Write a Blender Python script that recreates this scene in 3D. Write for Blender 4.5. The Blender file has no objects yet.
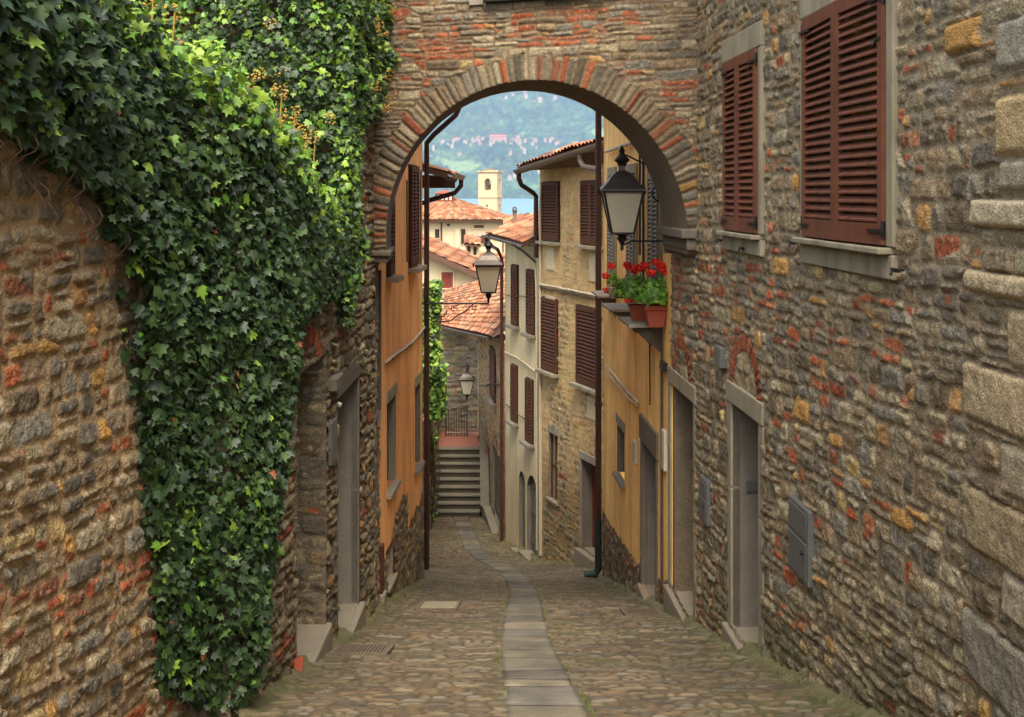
import bpy, math, random
import numpy as np
from math import radians as R, pi

# ------------------------------------------------------------------ camera, sky, sun, exposure
sc = bpy.context.scene
F, CX, HZ = 1200.0, 512.0, 194.0           # focal length in pixels, horizon row
cam_d = bpy.data.cameras.new("camera"); cam = bpy.data.objects.new("camera", cam_d)
sc.collection.objects.link(cam); sc.camera = cam
cam.location = (0, 0, 0); cam.rotation_euler = (R(90), 0, 0)
cam_d.sensor_width = 36; cam_d.lens = 36*F/1024; cam_d.shift_y = (HZ-358.5)/1024
cam_d.clip_start = 0.05; cam_d.clip_end = 30000
SUN_EL, SUN_AZ = 58.0, 176.0               # azimuth from +Y clockwise: almost straight behind the camera
world = bpy.data.worlds.new("World"); sc.world = world; world.use_nodes = True
wn = world.node_tree; bg = wn.nodes["Background"]
sky = wn.nodes.new("ShaderNodeTexSky"); sky.sky_type = 'NISHITA'; sky.sun_disc = False
sky.sun_elevation = R(SUN_EL); sky.sun_rotation = R(SUN_AZ)
sky.air_density = 1.0; sky.dust_density = 5.0; sky.ozone_density = 0.6
ovc = wn.nodes.new("ShaderNodeHueSaturation"); ovc.inputs["Saturation"].default_value = .45   # thin overcast: a paler sky
wn.links.new(sky.outputs[0], ovc.inputs["Color"]); wn.links.new(ovc.outputs[0], bg.inputs[0]); bg.inputs[1].default_value = 0.15
sun_d = bpy.data.lights.new("sun", 'SUN'); sun = bpy.data.objects.new("sun", sun_d)
sc.collection.objects.link(sun); sun_d.energy = 1.4; sun_d.angle = R(30); sun_d.color = (1.0, 0.90, 0.76)
sun.rotation_euler = (R(90-SUN_EL), 0, R(180-SUN_AZ)+pi*0)
_az = R(SUN_AZ); _el = R(SUN_EL)
from mathutils import Vector, Matrix
_dir = Vector((math.sin(_az)*math.cos(_el), math.cos(_az)*math.cos(_el), math.sin(_el)))
sun.rotation_euler = _dir.to_track_quat('Z', 'Y').to_euler()
sun.location = (0, -5, 30)
vs = sc.view_settings; vs.view_transform = 'Standard'; vs.look = 'None'; vs.gamma = 1; vs.use_curve_mapping = False
vs.exposure = 1.5
sc.cycles.max_bounces = 7; sc.cycles.diffuse_bounces = 5; sc.cycles.volume_bounces = 1
sc.cycles.use_denoising = True
sc.cycles.use_adaptive_sampling = True

# ------------------------------------------------------------------ helpers
rnd = random.Random(7)
def zz(y, Y): return (HZ-y)*Y/F
def xx(x, Y): return (x-CX)*Y/F
def S(r, g, b):
    f = lambda c: (c/255/12.92) if c/255 <= .04045 else ((c/255+.055)/1.055)**2.4
    return np.array((f(r), f(g), f(b)))
def G(Y):
    Y = np.asarray(Y, float)
    return np.where(Y < 27.3, -1.33-.2567*Y, -8.338-.125*(Y-27.3))
def g(Y): return float(G(Y))
def hsh(i, k=0):
    i = np.asarray(i).astype(np.int64)
    x = (i*374761393 + k*668265263 + 1442695040) & 0xFFFFFFFF
    x = ((x ^ (x >> 13))*1274126177) & 0xFFFFFFFF
    x = ((x ^ (x >> 16))*2246822519) & 0xFFFFFFFF
    x = x ^ (x >> 15)
    return (x & 0xFFFFFF)/float(0x1000000)
def vn(x, y, s=0):
    xi = np.floor(x).astype(np.int64); yi = np.floor(y).astype(np.int64)
    fx = x-xi; fy = y-yi; fx = fx*fx*(3-2*fx); fy = fy*fy*(3-2*fy)
    h = lambda a, b: hsh(a*73856093 + b*19349663, s)
    return (h(xi, yi)*(1-fx)+h(xi+1, yi)*fx)*(1-fy)+(h(xi, yi+1)*(1-fx)+h(xi+1, yi+1)*fx)*fy
def fbm(x, y, s=0, o=3):
    t = 0; a = .5; n = 0
    for k in range(o):
        t = t+a*vn(x*2**k, y*2**k, s+k*17); n += a; a *= .5
    return t/n
def sm(a, b, x):
    t = np.clip((x-a)/(b-a), 0, 1); return t*t*(3-2*t)

# ------------------------------------------------------------------ materials
def mat(name, col=(.5, .5, .5), rough=.8, attr=False, var=.25, vs_=8, bump=.3, bs=60, bd=.01, metal=0, extra=None, spec=.3):
    m = bpy.data.materials.new(name); m.use_nodes = True; nt = m.node_tree; N = nt.nodes; L = nt.links
    p = N["Principled BSDF"]; p.inputs["Roughness"].default_value = rough; p.inputs["Metallic"].default_value = metal
    p.inputs["Specular IOR Level"].default_value = spec
    tc = N.new("ShaderNodeTexCoord")
    if attr:
        a = N.new("ShaderNodeAttribute"); a.attribute_name = "Col"; csock = a.outputs["Color"]
    else:
        a = N.new("ShaderNodeRGB"); a.outputs[0].default_value = (*col, 1); csock = a.outputs[0]
    n1 = N.new("ShaderNodeTexNoise"); n1.inputs["Scale"].default_value = vs_; n1.inputs["Detail"].default_value = 6
    n1.inputs["Roughness"].default_value = .65
    L.new(tc.outputs["Object"], n1.inputs["Vector"])
    mr = N.new("ShaderNodeMapRange"); mr.inputs[1].default_value = .25; mr.inputs[2].default_value = .75
    mr.inputs[3].default_value = 1-var; mr.inputs[4].default_value = 1+var
    L.new(n1.outputs["Fac"], mr.inputs[0])
    n2 = N.new("ShaderNodeTexNoise"); n2.inputs["Scale"].default_value = bs; n2.inputs["Detail"].default_value = 5
    L.new(tc.outputs["Object"], n2.inputs["Vector"])
    mr2 = N.new("ShaderNodeMapRange"); mr2.inputs[1].default_value = .3; mr2.inputs[2].default_value = .7
    mr2.inputs[3].default_value = 1-var*.8; mr2.inputs[4].default_value = 1+var*.8
    L.new(n2.outputs["Fac"], mr2.inputs[0])
    mm = N.new("ShaderNodeMath"); mm.operation = 'MULTIPLY'; L.new(mr.outputs[0], mm.inputs[0]); L.new(mr2.outputs[0], mm.inputs[1])
    sc_ = N.new("ShaderNodeVectorMath"); sc_.operation = 'SCALE'
    L.new(csock, sc_.inputs[0]); L.new(mm.outputs[0], sc_.inputs["Scale"])
    out = sc_.outputs[0]
    if extra: out = extra(nt, tc, out)
    L.new(out, p.inputs["Base Color"])
    b = N.new("ShaderNodeBump"); b.inputs["Strength"].default_value = bump; b.inputs["Distance"].default_value = bd
    L.new(n2.outputs["Fac"], b.inputs["Height"]); L.new(b.outputs[0], p.inputs["Normal"])
    return m
def mixcol(nt, fac, a, colb):
    mx = nt.nodes.new("ShaderNodeMix"); mx.data_type = 'RGBA'
    nt.links.new(fac, mx.inputs[0]); nt.links.new(a, mx.inputs[6])
    mx.inputs[7].default_value = (*colb, 1); return mx.outputs[2]
def streaks(colb, amt=.5, sx=6, sz=.7, lo=.5, hi=.75):
    def f(nt, tc, out):
        mp = nt.nodes.new("ShaderNodeMapping"); mp.inputs["Scale"].default_value = (sx, sx, sz)
        nt.links.new(tc.outputs["Object"], mp.inputs[0])
        n = nt.nodes.new("ShaderNodeTexNoise"); n.inputs["Scale"].default_value = 1; n.inputs["Detail"].default_value = 5
        nt.links.new(mp.outputs[0], n.inputs["Vector"])
        mr = nt.nodes.new("ShaderNodeMapRange"); mr.inputs[1].default_value = lo; mr.inputs[2].default_value = hi
        mr.inputs[4].default_value = amt; nt.links.new(n.outputs["Fac"], mr.inputs[0])
        return mixcol(nt, mr.outputs[0], out, colb)
    return f
M = {}
M['stone'] = mat('rubble_stone', attr=True, rough=.9, var=.34, vs_=22, bs=75, bump=1.0, bd=.016)
M['cobble'] = mat('cobble_stone', attr=True, rough=.72, var=.2, vs_=10, bs=70, bump=.45, bd=.008)
M['dressed'] = mat('dressed_stone', S(150, 140, 124), rough=.85, var=.16, vs_=5, bs=90, bump=.3, bd=.006, extra=streaks(S(92, 88, 74), .6, 5, 1.4, .45, .75))
M['dressed_grey'] = mat('grey_dressed_stone', S(150, 140, 116), rough=.85, var=.15, vs_=5, bs=90, bump=.3, bd=.006, extra=streaks(S(104, 96, 76), .7, 5, 1.2, .45, .75))
M['impost'] = mat('dark_dressed_stone', S(104, 96, 82), rough=.9, var=.2, vs_=7, bs=80, bump=.4, bd=.008)
M['threshold'] = mat('worn_threshold_stone', S(132, 122, 104), rough=.75, var=.12, vs_=5, bs=60, bump=.25, bd=.005)
M['soffit'] = mat('soffit_stone', S(112, 98, 78), rough=.92, var=.22, vs_=5, bs=40, bump=.6, bd=.02)
M['reveal'] = mat('reveal_stone', S(118, 110, 98), rough=.9, var=.16, vs_=4, bs=60, bump=.4, bd=.01)
M['orange'] = mat('orange_plaster', S(246, 180, 112), rough=.9, var=.16, vs_=2.5, bs=60, bump=.25, bd=.006, extra=streaks(S(188, 116, 66), .75, 5, .5, .45, .8))
M['yellow'] = mat('ochre_plaster', S(250, 208, 128), rough=.9, var=.16, vs_=2.5, bs=60, bump=.25, bd=.006, extra=streaks(S(196, 138, 74), .75, 5, .5, .45, .8))
M['cream'] = mat('cream_plaster', S(206, 188, 148), rough=.9, var=.08, vs_=2.5, bs=50, bump=.2, bd=.006, extra=streaks(S(160, 142, 108), .6, 4, .5, .45, .8))
M['white'] = mat('white_plaster', S(192, 172, 140), rough=.9, var=.07, vs_=1.5, bs=20, bump=.2, bd=.01, extra=streaks(S(178, 160, 130), .5, 2, .3, .5, .8))
M['patch'] = mat('pale_plaster_patch', S(196, 182, 148), rough=.9, var=.12, vs_=5, bs=50)
M['shutter'] = mat('maroon_shutter_paint', S(110, 64, 43), rough=.55, var=.2, vs_=7, bs=60, bump=.15, bd=.003, extra=streaks(S(78, 48, 36), .7, 9, 2, .45, .75), spec=.4)
M['shutter_dark'] = mat('brown_shutter_paint', S(86, 54, 36), rough=.75, spec=.15, var=.14, vs_=7, bs=60, bump=.15, bd=.003)
M['shutter_grey'] = mat('grey_shutter_paint', S(134, 124, 106), rough=.6, var=.12, vs_=7, bs=60, bump=.15, bd=.003)
M['wood'] = mat('dark_door_wood', S(72, 58, 46), rough=.65, var=.2, vs_=6, bs=70, bump=.2, bd=.004, extra=streaks(S(44, 34, 28), .6, 22, 1.5))
M['wood_red'] = mat('red_brown_door_wood', S(112, 46, 34), rough=.65, var=.2, vs_=6, bs=70, bump=.2, bd=.004)
M['wood_grey'] = mat('grey_door_paint', S(104, 102, 92), rough=.65, var=.12, vs_=6, bs=70, bump=.2, bd=.004)
M['dark'] = mat('dark_interior', S(40, 36, 32), rough=.9, var=.2)
M['iron'] = mat('wrought_iron', S(52, 48, 46), rough=.5, var=.2, vs_=20, bs=90, bump=.2, bd=.002, metal=.6)
M['iron_roof'] = mat('weathered_lamp_metal', S(92, 84, 76), rough=.45, var=.15, vs_=12, bs=90, bump=.1, bd=.002, metal=.7)
M['pipe'] = mat('brown_downpipe', S(70, 48, 40), rough=.45, var=.18, vs_=8, bs=40, bump=.1, bd=.002, metal=.3)
M['pipe_red'] = mat('red_brown_downpipe', S(84, 48, 36), rough=.45, var=.18, vs_=8, bs=40, bump=.1, bd=.002, metal=.2)
M['gutter'] = mat('grey_gutter', S(108, 94, 80), rough=.45, var=.15, vs_=8, bs=40, bump=.1, bd=.002, metal=.5)
M['cast'] = mat('green_cast_iron', S(40, 56, 52), rough=.5, var=.15, vs_=8, bs=50, metal=.3)
M['cable'] = mat('pale_cable', S(190, 176, 150), rough=.7, var=.1)
M['cable_dark'] = mat('dark_cable', S(76, 66, 56), rough=.7, var=.1)
M['box'] = mat('grey_blue_metal', S(106, 108, 104), rough=.45, var=.1, vs_=6, bs=50, bump=.08, bd=.002, metal=.3)
M['panel'] = mat('pale_panel', S(184, 180, 168), rough=.6, var=.08)
M['tile'] = mat('terracotta_tile', attr=True, rough=.85, var=.22, vs_=9, bs=40, bump=.4, bd=.01)
M['eavewood'] = mat('eave_wood', S(92, 66, 52), rough=.8, var=.2, vs_=6, bs=50)
M['pot'] = mat('terracotta_pot', S(152, 72, 50), rough=.75, var=.12, vs_=12, bs=50, bump=.15, bd=.003)
M['red'] = mat('red_petals', S(214, 22, 20), rough=.6, var=.2, vs_=40)
M['soil'] = mat('soil', S(84, 72, 50), rough=1, var=.3, vs_=3, bs=20)
M['grate'] = mat('cast_iron_grate', S(112, 98, 80), rough=.75, var=.3, vs_=12, bs=70)
M['stem'] = mat('ivy_stem', S(86, 64, 46), rough=.85, var=.25, vs_=14)
M['redpave'] = mat('red_landing_paving', S(150, 98, 80), rough=.85, var=.2, vs_=6, bs=40)
M['step'] = mat('grey_step_stone', S(108, 102, 86), rough=.85, var=.18, vs_=4, bs=40, bump=.4, bd=.01)
M['riser'] = mat('dark_riser_stone', S(70, 64, 50), rough=.9, var=.25, vs_=6, bs=40, bump=.4, bd=.01)
def leafmat(name, trans=.25, rough=.5):
    m = bpy.data.materials.new(name); m.use_nodes = True; nt = m.node_tree; N = nt.nodes; L = nt.links
    p = N["Principled BSDF"]; p.inputs["Roughness"].default_value = rough; p.inputs["Specular IOR Level"].default_value = .45
    a = N.new("ShaderNodeAttribute"); a.attribute_name = "Col"
    t = N.new("ShaderNodeBsdfTranslucent"); mx = N.new("ShaderNodeMixShader"); mx.inputs[0].default_value = trans
    hs = N.new("ShaderNodeHueSaturation"); hs.inputs["Hue"].default_value = .47; hs.inputs["Value"].default_value = 1.6
    L.new(a.outputs["Color"], p.inputs["Base Color"]); L.new(a.outputs["Color"], hs.inputs["Color"]); L.new(hs.outputs[0], t.inputs[0])
    L.new(p.outputs[0], mx.inputs[1]); L.new(t.outputs[0], mx.inputs[2]); L.new(mx.outputs[0], N["Material Output"].inputs[0])
    return m
M['leaf'] = leafmat('ivy_leaf')
M['petal'] = mat('geranium_petals', attr=True, rough=.6, var=.1, vs_=30, bump=0)
M['canopy'] = mat('forest_canopy', attr=True, rough=1, var=.25, vs_=.03, bs=.08, bump=0)
m = bpy.data.materials.new('frosted_lamp_glass'); m.use_nodes = True; nt = m.node_tree
p = nt.nodes["Principled BSDF"]; p.inputs["Base Color"].default_value = (.92, .88, .74, 1); p.inputs["Roughness"].default_value = .3
_t = nt.nodes.new("ShaderNodeBsdfTranslucent"); _t.inputs[0].default_value = (.95, .90, .74, 1)
_tr = nt.nodes.new("ShaderNodeBsdfTransparent"); _tr.inputs[0].default_value = (.95, .93, .85, 1)
_m = nt.nodes.new("ShaderNodeMixShader"); _m.inputs[0].default_value = .62; _m2 = nt.nodes.new("ShaderNodeMixShader"); _m2.inputs[0].default_value = .34
nt.links.new(p.outputs[0], _m.inputs[1]); nt.links.new(_t.outputs[0], _m.inputs[2]); nt.links.new(_m.outputs[0], _m2.inputs[1]); nt.links.new(_tr.outputs[0], _m2.inputs[2])
nt.links.new(_m2.outputs[0], nt.nodes["Material Output"].inputs[0])
M['glass'] = m
m = bpy.data.materials.new('lake_water'); m.use_nodes = True
p = m.node_tree.nodes["Principled BSDF"]; p.inputs["Base Color"].default_value = (.13, .26, .32, 1); p.inputs["Roughness"].default_value = .35
nz = m.node_tree.nodes.new("ShaderNodeTexNoise"); nz.inputs["Scale"].default_value = .25; nz.inputs["Detail"].default_value = 6
bp = m.node_tree.nodes.new("ShaderNodeBump"); bp.inputs["Strength"].default_value = .5; bp.inputs["Distance"].default_value = .3
tcw = m.node_tree.nodes.new("ShaderNodeTexCoord"); m.node_tree.links.new(tcw.outputs["Object"], nz.inputs["Vector"])
m.node_tree.links.new(nz.outputs["Fac"], bp.inputs["Height"]); m.node_tree.links.new(bp.outputs[0], p.inputs["Normal"])
M['water'] = m

# ------------------------------------------------------------------ objects
col = sc.collection
def wloc(o):
    v = np.zeros(3)
    while o is not None: v += np.array(o.location); o = o.parent
    return v
def mk(name, V, Fc, m, parent=None, cols=None, smooth=False):
    V = np.asarray(V, float)
    if parent is not None: V = V-wloc(parent)
    me = bpy.data.meshes.new(name)
    if isinstance(Fc, np.ndarray):
        n, k = Fc.shape
        me.vertices.add(len(V)); me.vertices.foreach_set("co", V.ravel().astype(np.float32))
        me.loops.add(n*k); me.loops.foreach_set("vertex_index", Fc.ravel().astype(np.int32))
        me.polygons.add(n); me.polygons.foreach_set("loop_start", np.arange(0, n*k, k, dtype=np.int32))
        me.update(calc_edges=True)
    else:
        me.from_pydata(V.tolist(), [], Fc); me.update()
    if cols is not None:
        at = me.color_attributes.new("Col", 'FLOAT_COLOR', 'POINT')
        c4 = np.ones((len(V), 4), np.float32); c4[:, :3] = cols; at.data.foreach_set("color", c4.ravel())
    if smooth: me.polygons.foreach_set("use_smooth", np.ones(len(me.polygons), bool))
    me.materials.append(m)
    o = bpy.data.objects.new(name, me); col.objects.link(o)
    if parent is not None: o.parent = parent
    return o
def thing(name, label, cat, loc=(0, 0, 0), group=None):
    o = bpy.data.objects.new(name, None); col.objects.link(o); o.location = loc; o.empty_display_size = .2
    o['label'] = label; o['category'] = cat
    if group: o['group'] = group
    return o
def tag(o, label, cat, group=None):
    o['label'] = label; o['category'] = cat
    if group: o['group'] = group
    return o
def struct(o, kind='structure'): o['kind'] = kind; return o
def copy_tree(o, parent=None):
    c = o.copy(); col.objects.link(c); c.parent = parent
    for ch in list(o.children): copy_tree(ch, c)
    return c

class MB:
    def __init__(s): s.v = []; s.f = []
    def add(s, V, Fc):
        n = len(s.v); s.v += [tuple(p) for p in V]; s.f += [tuple(i+n for i in q) for q in Fc]; return s
    def hexa(s, P): return s.add(P, [(0, 3, 2, 1), (4, 5, 6, 7), (0, 1, 5, 4), (1, 2, 6, 5), (2, 3, 7, 6), (3, 0, 4, 7)])
    def box(s, x0, x1, y0, y1, z0, z1):
        return s.hexa([(x0, y0, z0), (x1, y0, z0), (x1, y1, z0), (x0, y1, z0), (x0, y0, z1), (x1, y0, z1), (x1, y1, z1), (x0, y1, z1)])
    def quad(s, P): return s.add(P, [(0, 1, 2, 3)])
    def tube(s, pts, r, n=8, cap=True):
        pts = [Vector(p) for p in pts]; rs = r if hasattr(r, '__len__') else [r]*len(pts)
        V = []; Fc = []; up = Vector((0, 0, 1)); prev = None
        for i, p in enumerate(pts):
            d = (pts[min(i+1, len(pts)-1)]-pts[max(i-1, 0)]).normalized()
            if prev is None:
                a = d.cross(up)
                if a.length < .1: a = d.cross(Vector((1, 0, 0)))
            else: a = prev-d*prev.dot(d)
            a.normalize(); prev = a; b = d.cross(a)
            for k in range(n):
                t = 2*pi*k/n; V.append(p+(a*math.cos(t)+b*math.sin(t))*rs[i])
        for i in range(len(pts)-1):
            for k in range(n):
                k2 = (k+1) % n; Fc.append((i*n+k, i*n+k2, (i+1)*n+k2, (i+1)*n+k))
        if cap: Fc.append(tuple(range(n))[::-1]); Fc.append(tuple((len(pts)-1)*n+k for k in range(n)))
        return s.add(V, Fc)
    def lathe(s, c, prof, n=14, ang=0, scale=(1, 1)):
        V = []; Fc = []
        for r, z in prof:
            for k in range(n):
                t = 2*pi*k/n+ang; V.append((c[0]+r*math.cos(t)*scale[0], c[1]+r*math.sin(t)*scale[1], c[2]+z))
        for i in range(len(prof)-1):
            for k in range(n):
                k2 = (k+1) % n; Fc.append((i*n+k, i*n+k2, (i+1)*n+k2, (i+1)*n+k))
        Fc.append(tuple(range(n))[::-1]); Fc.append(tuple((len(prof)-1)*n+k for k in range(n)))
        return s.add(V, Fc)
    def build(s, name, m, parent=None, smooth=False, bevel=0):
        o = mk(name, np.array([tuple(p) for p in s.v], float), s.f, m, parent, smooth=smooth)
        if bevel:
            b = o.modifiers.new("bevel", 'BEVEL'); b.width = bevel; b.segments = 2; b.limit_method = 'ANGLE'
        return o

class Fr:
    """wall frame: u runs along the wall, d out of it towards the street, z up"""
    def __init__(s, P0, P1, side):
        s.o = np.array(P0, float); e = np.array(P1, float)-s.o; s.L = np.linalg.norm(e); s.t = e/s.L
        s.n = np.array((s.t[1], -s.t[0]))*side
        if side < 0: pass
    def p(s, u, d, z):
        q = s.o+s.t*u+s.n*d; return (q[0], q[1], z)
    def uY(s, Y): return (Y-s.o[1])/s.t[1]
    def uP(s, x):       # u where the wall line meets the sight line through pixel column x
        k = (x-CX)/F; return (k*s.o[1]-s.o[0])/(s.t[0]-k*s.t[1])
    def Y(s, u): return s.o[1]+s.t[1]*u
    def box(s, mb, u0, u1, d0, d1, z0, z1, z0b=None, z1b=None):
        z0b = z0 if z0b is None else z0b; z1b = z1 if z1b is None else z1b
        return mb.hexa([s.p(u0, d0, z0), s.p(u1, d0, z0b), s.p(u1, d1, z0b), s.p(u0, d1, z0),
                        s.p(u0, d0, z1), s.p(u1, d0, z1b), s.p(u1, d1, z1b), s.p(u0, d1, z1)])

def grid_mesh(name, P, keep, m, parent, cols, smooth=True):
    """P (nu,nz,3), keep mask on faces (nu-1,nz-1)"""
    nu, nz = P.shape[:2]
    idx = np.arange(nu*nz).reshape(nu, nz)
    q = np.stack([idx[:-1, :-1], idx[1:, :-1], idx[1:, 1:], idx[:-1, 1:]], -1)[keep]
    used = np.zeros(nu*nz, bool); used[q.ravel()] = True
    remap = np.cumsum(used)-1
    return mk(name, P.reshape(-1, 3)[used], remap[q], m, parent, cols.reshape(-1, 3)[used], smooth)

# ------------------------------------------------------------------ masonry
def masonry(u, v, seed, rh=.15, sw=.24, gap=.018, warp=.03, split=.35, wf=5., rvar=.5, rr=.4, panel=0):
    wu = u+warp*2*(fbm(u*wf, v*wf, seed+1)-.5)+warp*2*(vn(u*1.1, v*1.1, seed+5)-.5)
    wv = v+warp*2*(fbm(u*wf, v*wf, seed+2)-.5)+warp*2.4*(vn(u*.9, v*.9, seed+6)-.5)
    pd = None
    if panel:      # short runs of coursing that do not line up with their neighbours
        pu = wu/panel+.55*vn(wv/.33, wv*0+3, seed+8)+.25*vn(wv/.12, wv*0+7, seed+9); pi_ = np.floor(pu); pf = pu-pi_
        pd = np.minimum(pf, 1-pf)*panel; wv = wv+hsh((pi_+500).astype(int), seed+15)*rh*3
    r = np.random.RandomState(seed)
    v0, v1 = wv.min()-1, wv.max()+1
    n = int((v1-v0)/(rh*.6))+5
    hts = rh*(1+rvar*(r.rand(n)*2-1)); ed = v0+np.concatenate([[0], np.cumsum(hts)])
    ri = np.clip(np.searchsorted(ed, wv)-1, 0, n-1)
    va = ed[ri]; vb = ed[ri+1]
    u0 = wu.min()-1; U = wu.max()+1-u0; BIG = U+10
    nw = int(U/(sw*.5))+6
    keys = []; 
    for i in range(n):
        w = sw*np.exp(r.randn(nw)*.42)*(.6+.4*hts[i]/rh)
        w = np.clip(w, sw*.4, sw*2.4)
        c = np.concatenate([[-r.rand()*sw], np.cumsum(w)-r.rand()*sw]); c = c[c < BIG-1]; c = np.append(c, BIG-.5)
        keys.append(c+i*BIG)
    K = np.concatenate(keys)
    kk = (wu-u0)+ri*BIG
    ci = np.clip(np.searchsorted(K, kk)-1, 0, len(K)-2)
    ua = K[ci]-ri*BIG+u0; ub = K[ci+1]-ri*BIG+u0
    h = hsh(ci, seed+11)
    sp = (h < split) & ((vb-va) > rh*.85)
    fr_ = .35+.3*hsh(ci, seed+12); mid = va+(vb-va)*fr_
    up = sp & (wv > mid)
    va2 = np.where(up, mid, va); vb2 = np.where(sp & ~up, mid, vb)
    cid = ci*3+np.where(sp, np.where(up, 1, 2), 0)
    sp2 = (~sp) & (hsh(cid, seed+13) < .15) & ((ub-ua) > sw*1.3)
    midu = ua+(ub-ua)*(.35+.3*hsh(cid, seed+14)); rt = sp2 & (wu > midu)
    ua2 = np.where(rt, midu, ua); ub2 = np.where(sp2 & ~rt, midu, ub)
    cid = cid*2+rt
    hw = (ub2-ua2)/2-gap/2; hh = (vb2-va2)/2-gap/2
    lx = wu-(ua2+ub2)/2; ly = wv-(va2+vb2)/2
    # each stone a little turned
    tl = (hsh(cid, seed+21)-.5)*.16; lx, ly = lx+ly*tl, ly-lx*tl*.6
    rad = np.minimum(hw, hh)*rr*(.5+hsh(cid, seed+20))
    qx = np.abs(lx)-(hw-rad); qy = np.abs(ly)-(hh-rad)
    sd = np.hypot(np.maximum(qx, 0), np.maximum(qy, 0))+np.minimum(np.maximum(qx, qy), 0)-rad
    if pd is not None: sd = np.maximum(sd, gap*.5-pd); cid = cid*7+(pi_.astype(int) % 7)
    return sd, cid, lx/np.maximum(hw, .01), ly/np.maximum(hh, .01), hw, hh

PAL = np.array([S(132, 116, 90), S(116, 105, 86), S(146, 130, 98), S(102, 93, 78), S(134, 113, 84), S(122, 115, 99), S(156, 142, 112), S(108, 92, 70)])
OCH = np.array([S(176, 132, 72), S(160, 120, 70), S(172, 146, 96)])
BRK = np.array([S(162, 84, 50), S(144, 76, 48), S(168, 98, 62), S(136, 86, 60)])
def stonecol(cid, seed, brick, ochre=.07, mul=1.0):
    c = PAL[(hsh(cid, seed+31)*len(PAL)).astype(int)]
    h = hsh(cid, seed+32)
    c = np.where((h < ochre)[..., None], OCH[(hsh(cid, seed+33)*3).astype(int)], c)
    b = hsh(cid, seed+34) < brick
    c = np.where(b[..., None], BRK[(hsh(cid, seed+35)*4).astype(int)], c)
    return c*(.84+.32*hsh(cid, seed+36))[..., None]*mul, b
def wallfn(seed, rh, sw, gap=.02, warp=.03, brick=.1, ochre=.07, mortar=S(122, 106, 82), depth=.03, vfn=None, split=.35, blocks=(), mul=1.0, cluster=True, rr=.4, panel=0, arches=()):
    def fn(u, z):
        v = vfn(u, z) if vfn else z
        sd, cid, lx, ly, hw, hh = masonry(u, v, seed, rh, sw, gap, warp, split, rr=rr, panel=panel)
        bp = brick*(1 if not cluster else sm(.35, .75, fbm(u*1.3, v*1.6, seed+77))*3.0)
        flat = (hh < rh*.36)
        bp = np.where(flat, bp*2.2, bp*.7)
        c, isb = stonecol(cid, seed, bp, ochre, mul)
        e = np.minimum(hw, hh)*.34
        body = sm(0, 1, np.clip(-sd/np.maximum(e, .01), 0, 1))
        prot = depth*(.45+.9*hsh(cid, seed+40))
        prot = np.where(isb, depth*.6, prot)
        tilt = ((hsh(cid, seed+41)-.5)*lx+(hsh(cid, seed+42)-.5)*ly)*depth*.9
        rough = (np.abs(fbm(u*24, z*24, seed+50, 3)-.5)*-2+.3)*depth*.9+(fbm(u*9+cid*.37, z*9, seed+51, 2)-.5)*depth*1.2
        h = np.where(sd < 0, depth*.22*(1-body)+body**.5*(prot+tilt*.7)+rough*body, depth*.22+(fbm(u*22, z*22, seed+60, 2)-.5)*depth*.5)
        edge = sm(-.008, .004, sd)
        mc = mortar*(.75+.5*fbm(u*6, z*6, seed+61))[..., None]
        lic = sm(.62, .72, fbm(u*34, z*34, seed+63, 3))*.45*(hsh(cid, seed+64) > .35)
        cc = c*(1+(fbm(u*38, z*38, seed+62)-.5)*.95)[..., None]; cc = cc*(1-lic)[..., None]+S(178, 168, 138)*lic[..., None]
        cc = cc*(1-edge)[..., None]+mc*edge[..., None]
        for (auc, azc, ar0, ar1, an) in arches:
            ra_ = np.hypot(u-auc, z-azc); ta_ = np.arctan2(z-azc, u-auc); k_ = np.floor(ta_/pi*an); f_ = ta_/pi*an-k_
            k_ = k_.astype(int)+100; ro_ = ar1-.03*hsh(k_, seed+80); ins = (ra_ > ar0) & (ra_ < ro_) & (z > azc)
            ee = np.minimum(np.minimum(f_, 1-f_)*pi/an*ra_-.006, np.minimum(ra_-ar0, ro_-ra_)-.004)
            mk_ = sm(0, .006, ee); bcx = BRK[(hsh(k_, seed+81)*4).astype(int)]*(.65+.4*hsh(k_, seed+82))[..., None]*(1+(fbm(u*30, z*30, 7)-.5)*.5)[..., None]
            cc = np.where(ins[..., None], bcx*mk_[..., None]+mc*.9*(1-mk_)[..., None], cc); h = np.where(ins, sm(0, .02, ee)*(.016+.008*hsh(k_, 3))+(fbm(u*24, z*24, 6)-.5)*.008, h)
        for (a, b_, z0, z1, bc, bd) in blocks:
            jx = (fbm(z*5, u*0+a, 3)-.5)*.03
            inside = (u > a+jx) & (u < b_+jx) & (z > z0+jx) & (z < z1+jx)
            dd = np.minimum(np.minimum(u-a, b_-u), np.minimum(z-z0, z1-z))
            near = (dd > -.012) & ~inside
            h = np.where(inside, bd*sm(0, .03, dd)**.5+(fbm(u*24, z*24, seed+70, 3)-.5)*.014+(fbm(u*5, z*5, seed+72, 3)-.5)*.02, np.where(near, 0, h))
            cc = np.where(inside[..., None], bc*(.85+.3*fbm(u*12, z*12, seed+71))[..., None], np.where(near[..., None], mc, cc))
        return h, cc
    return fn
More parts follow.
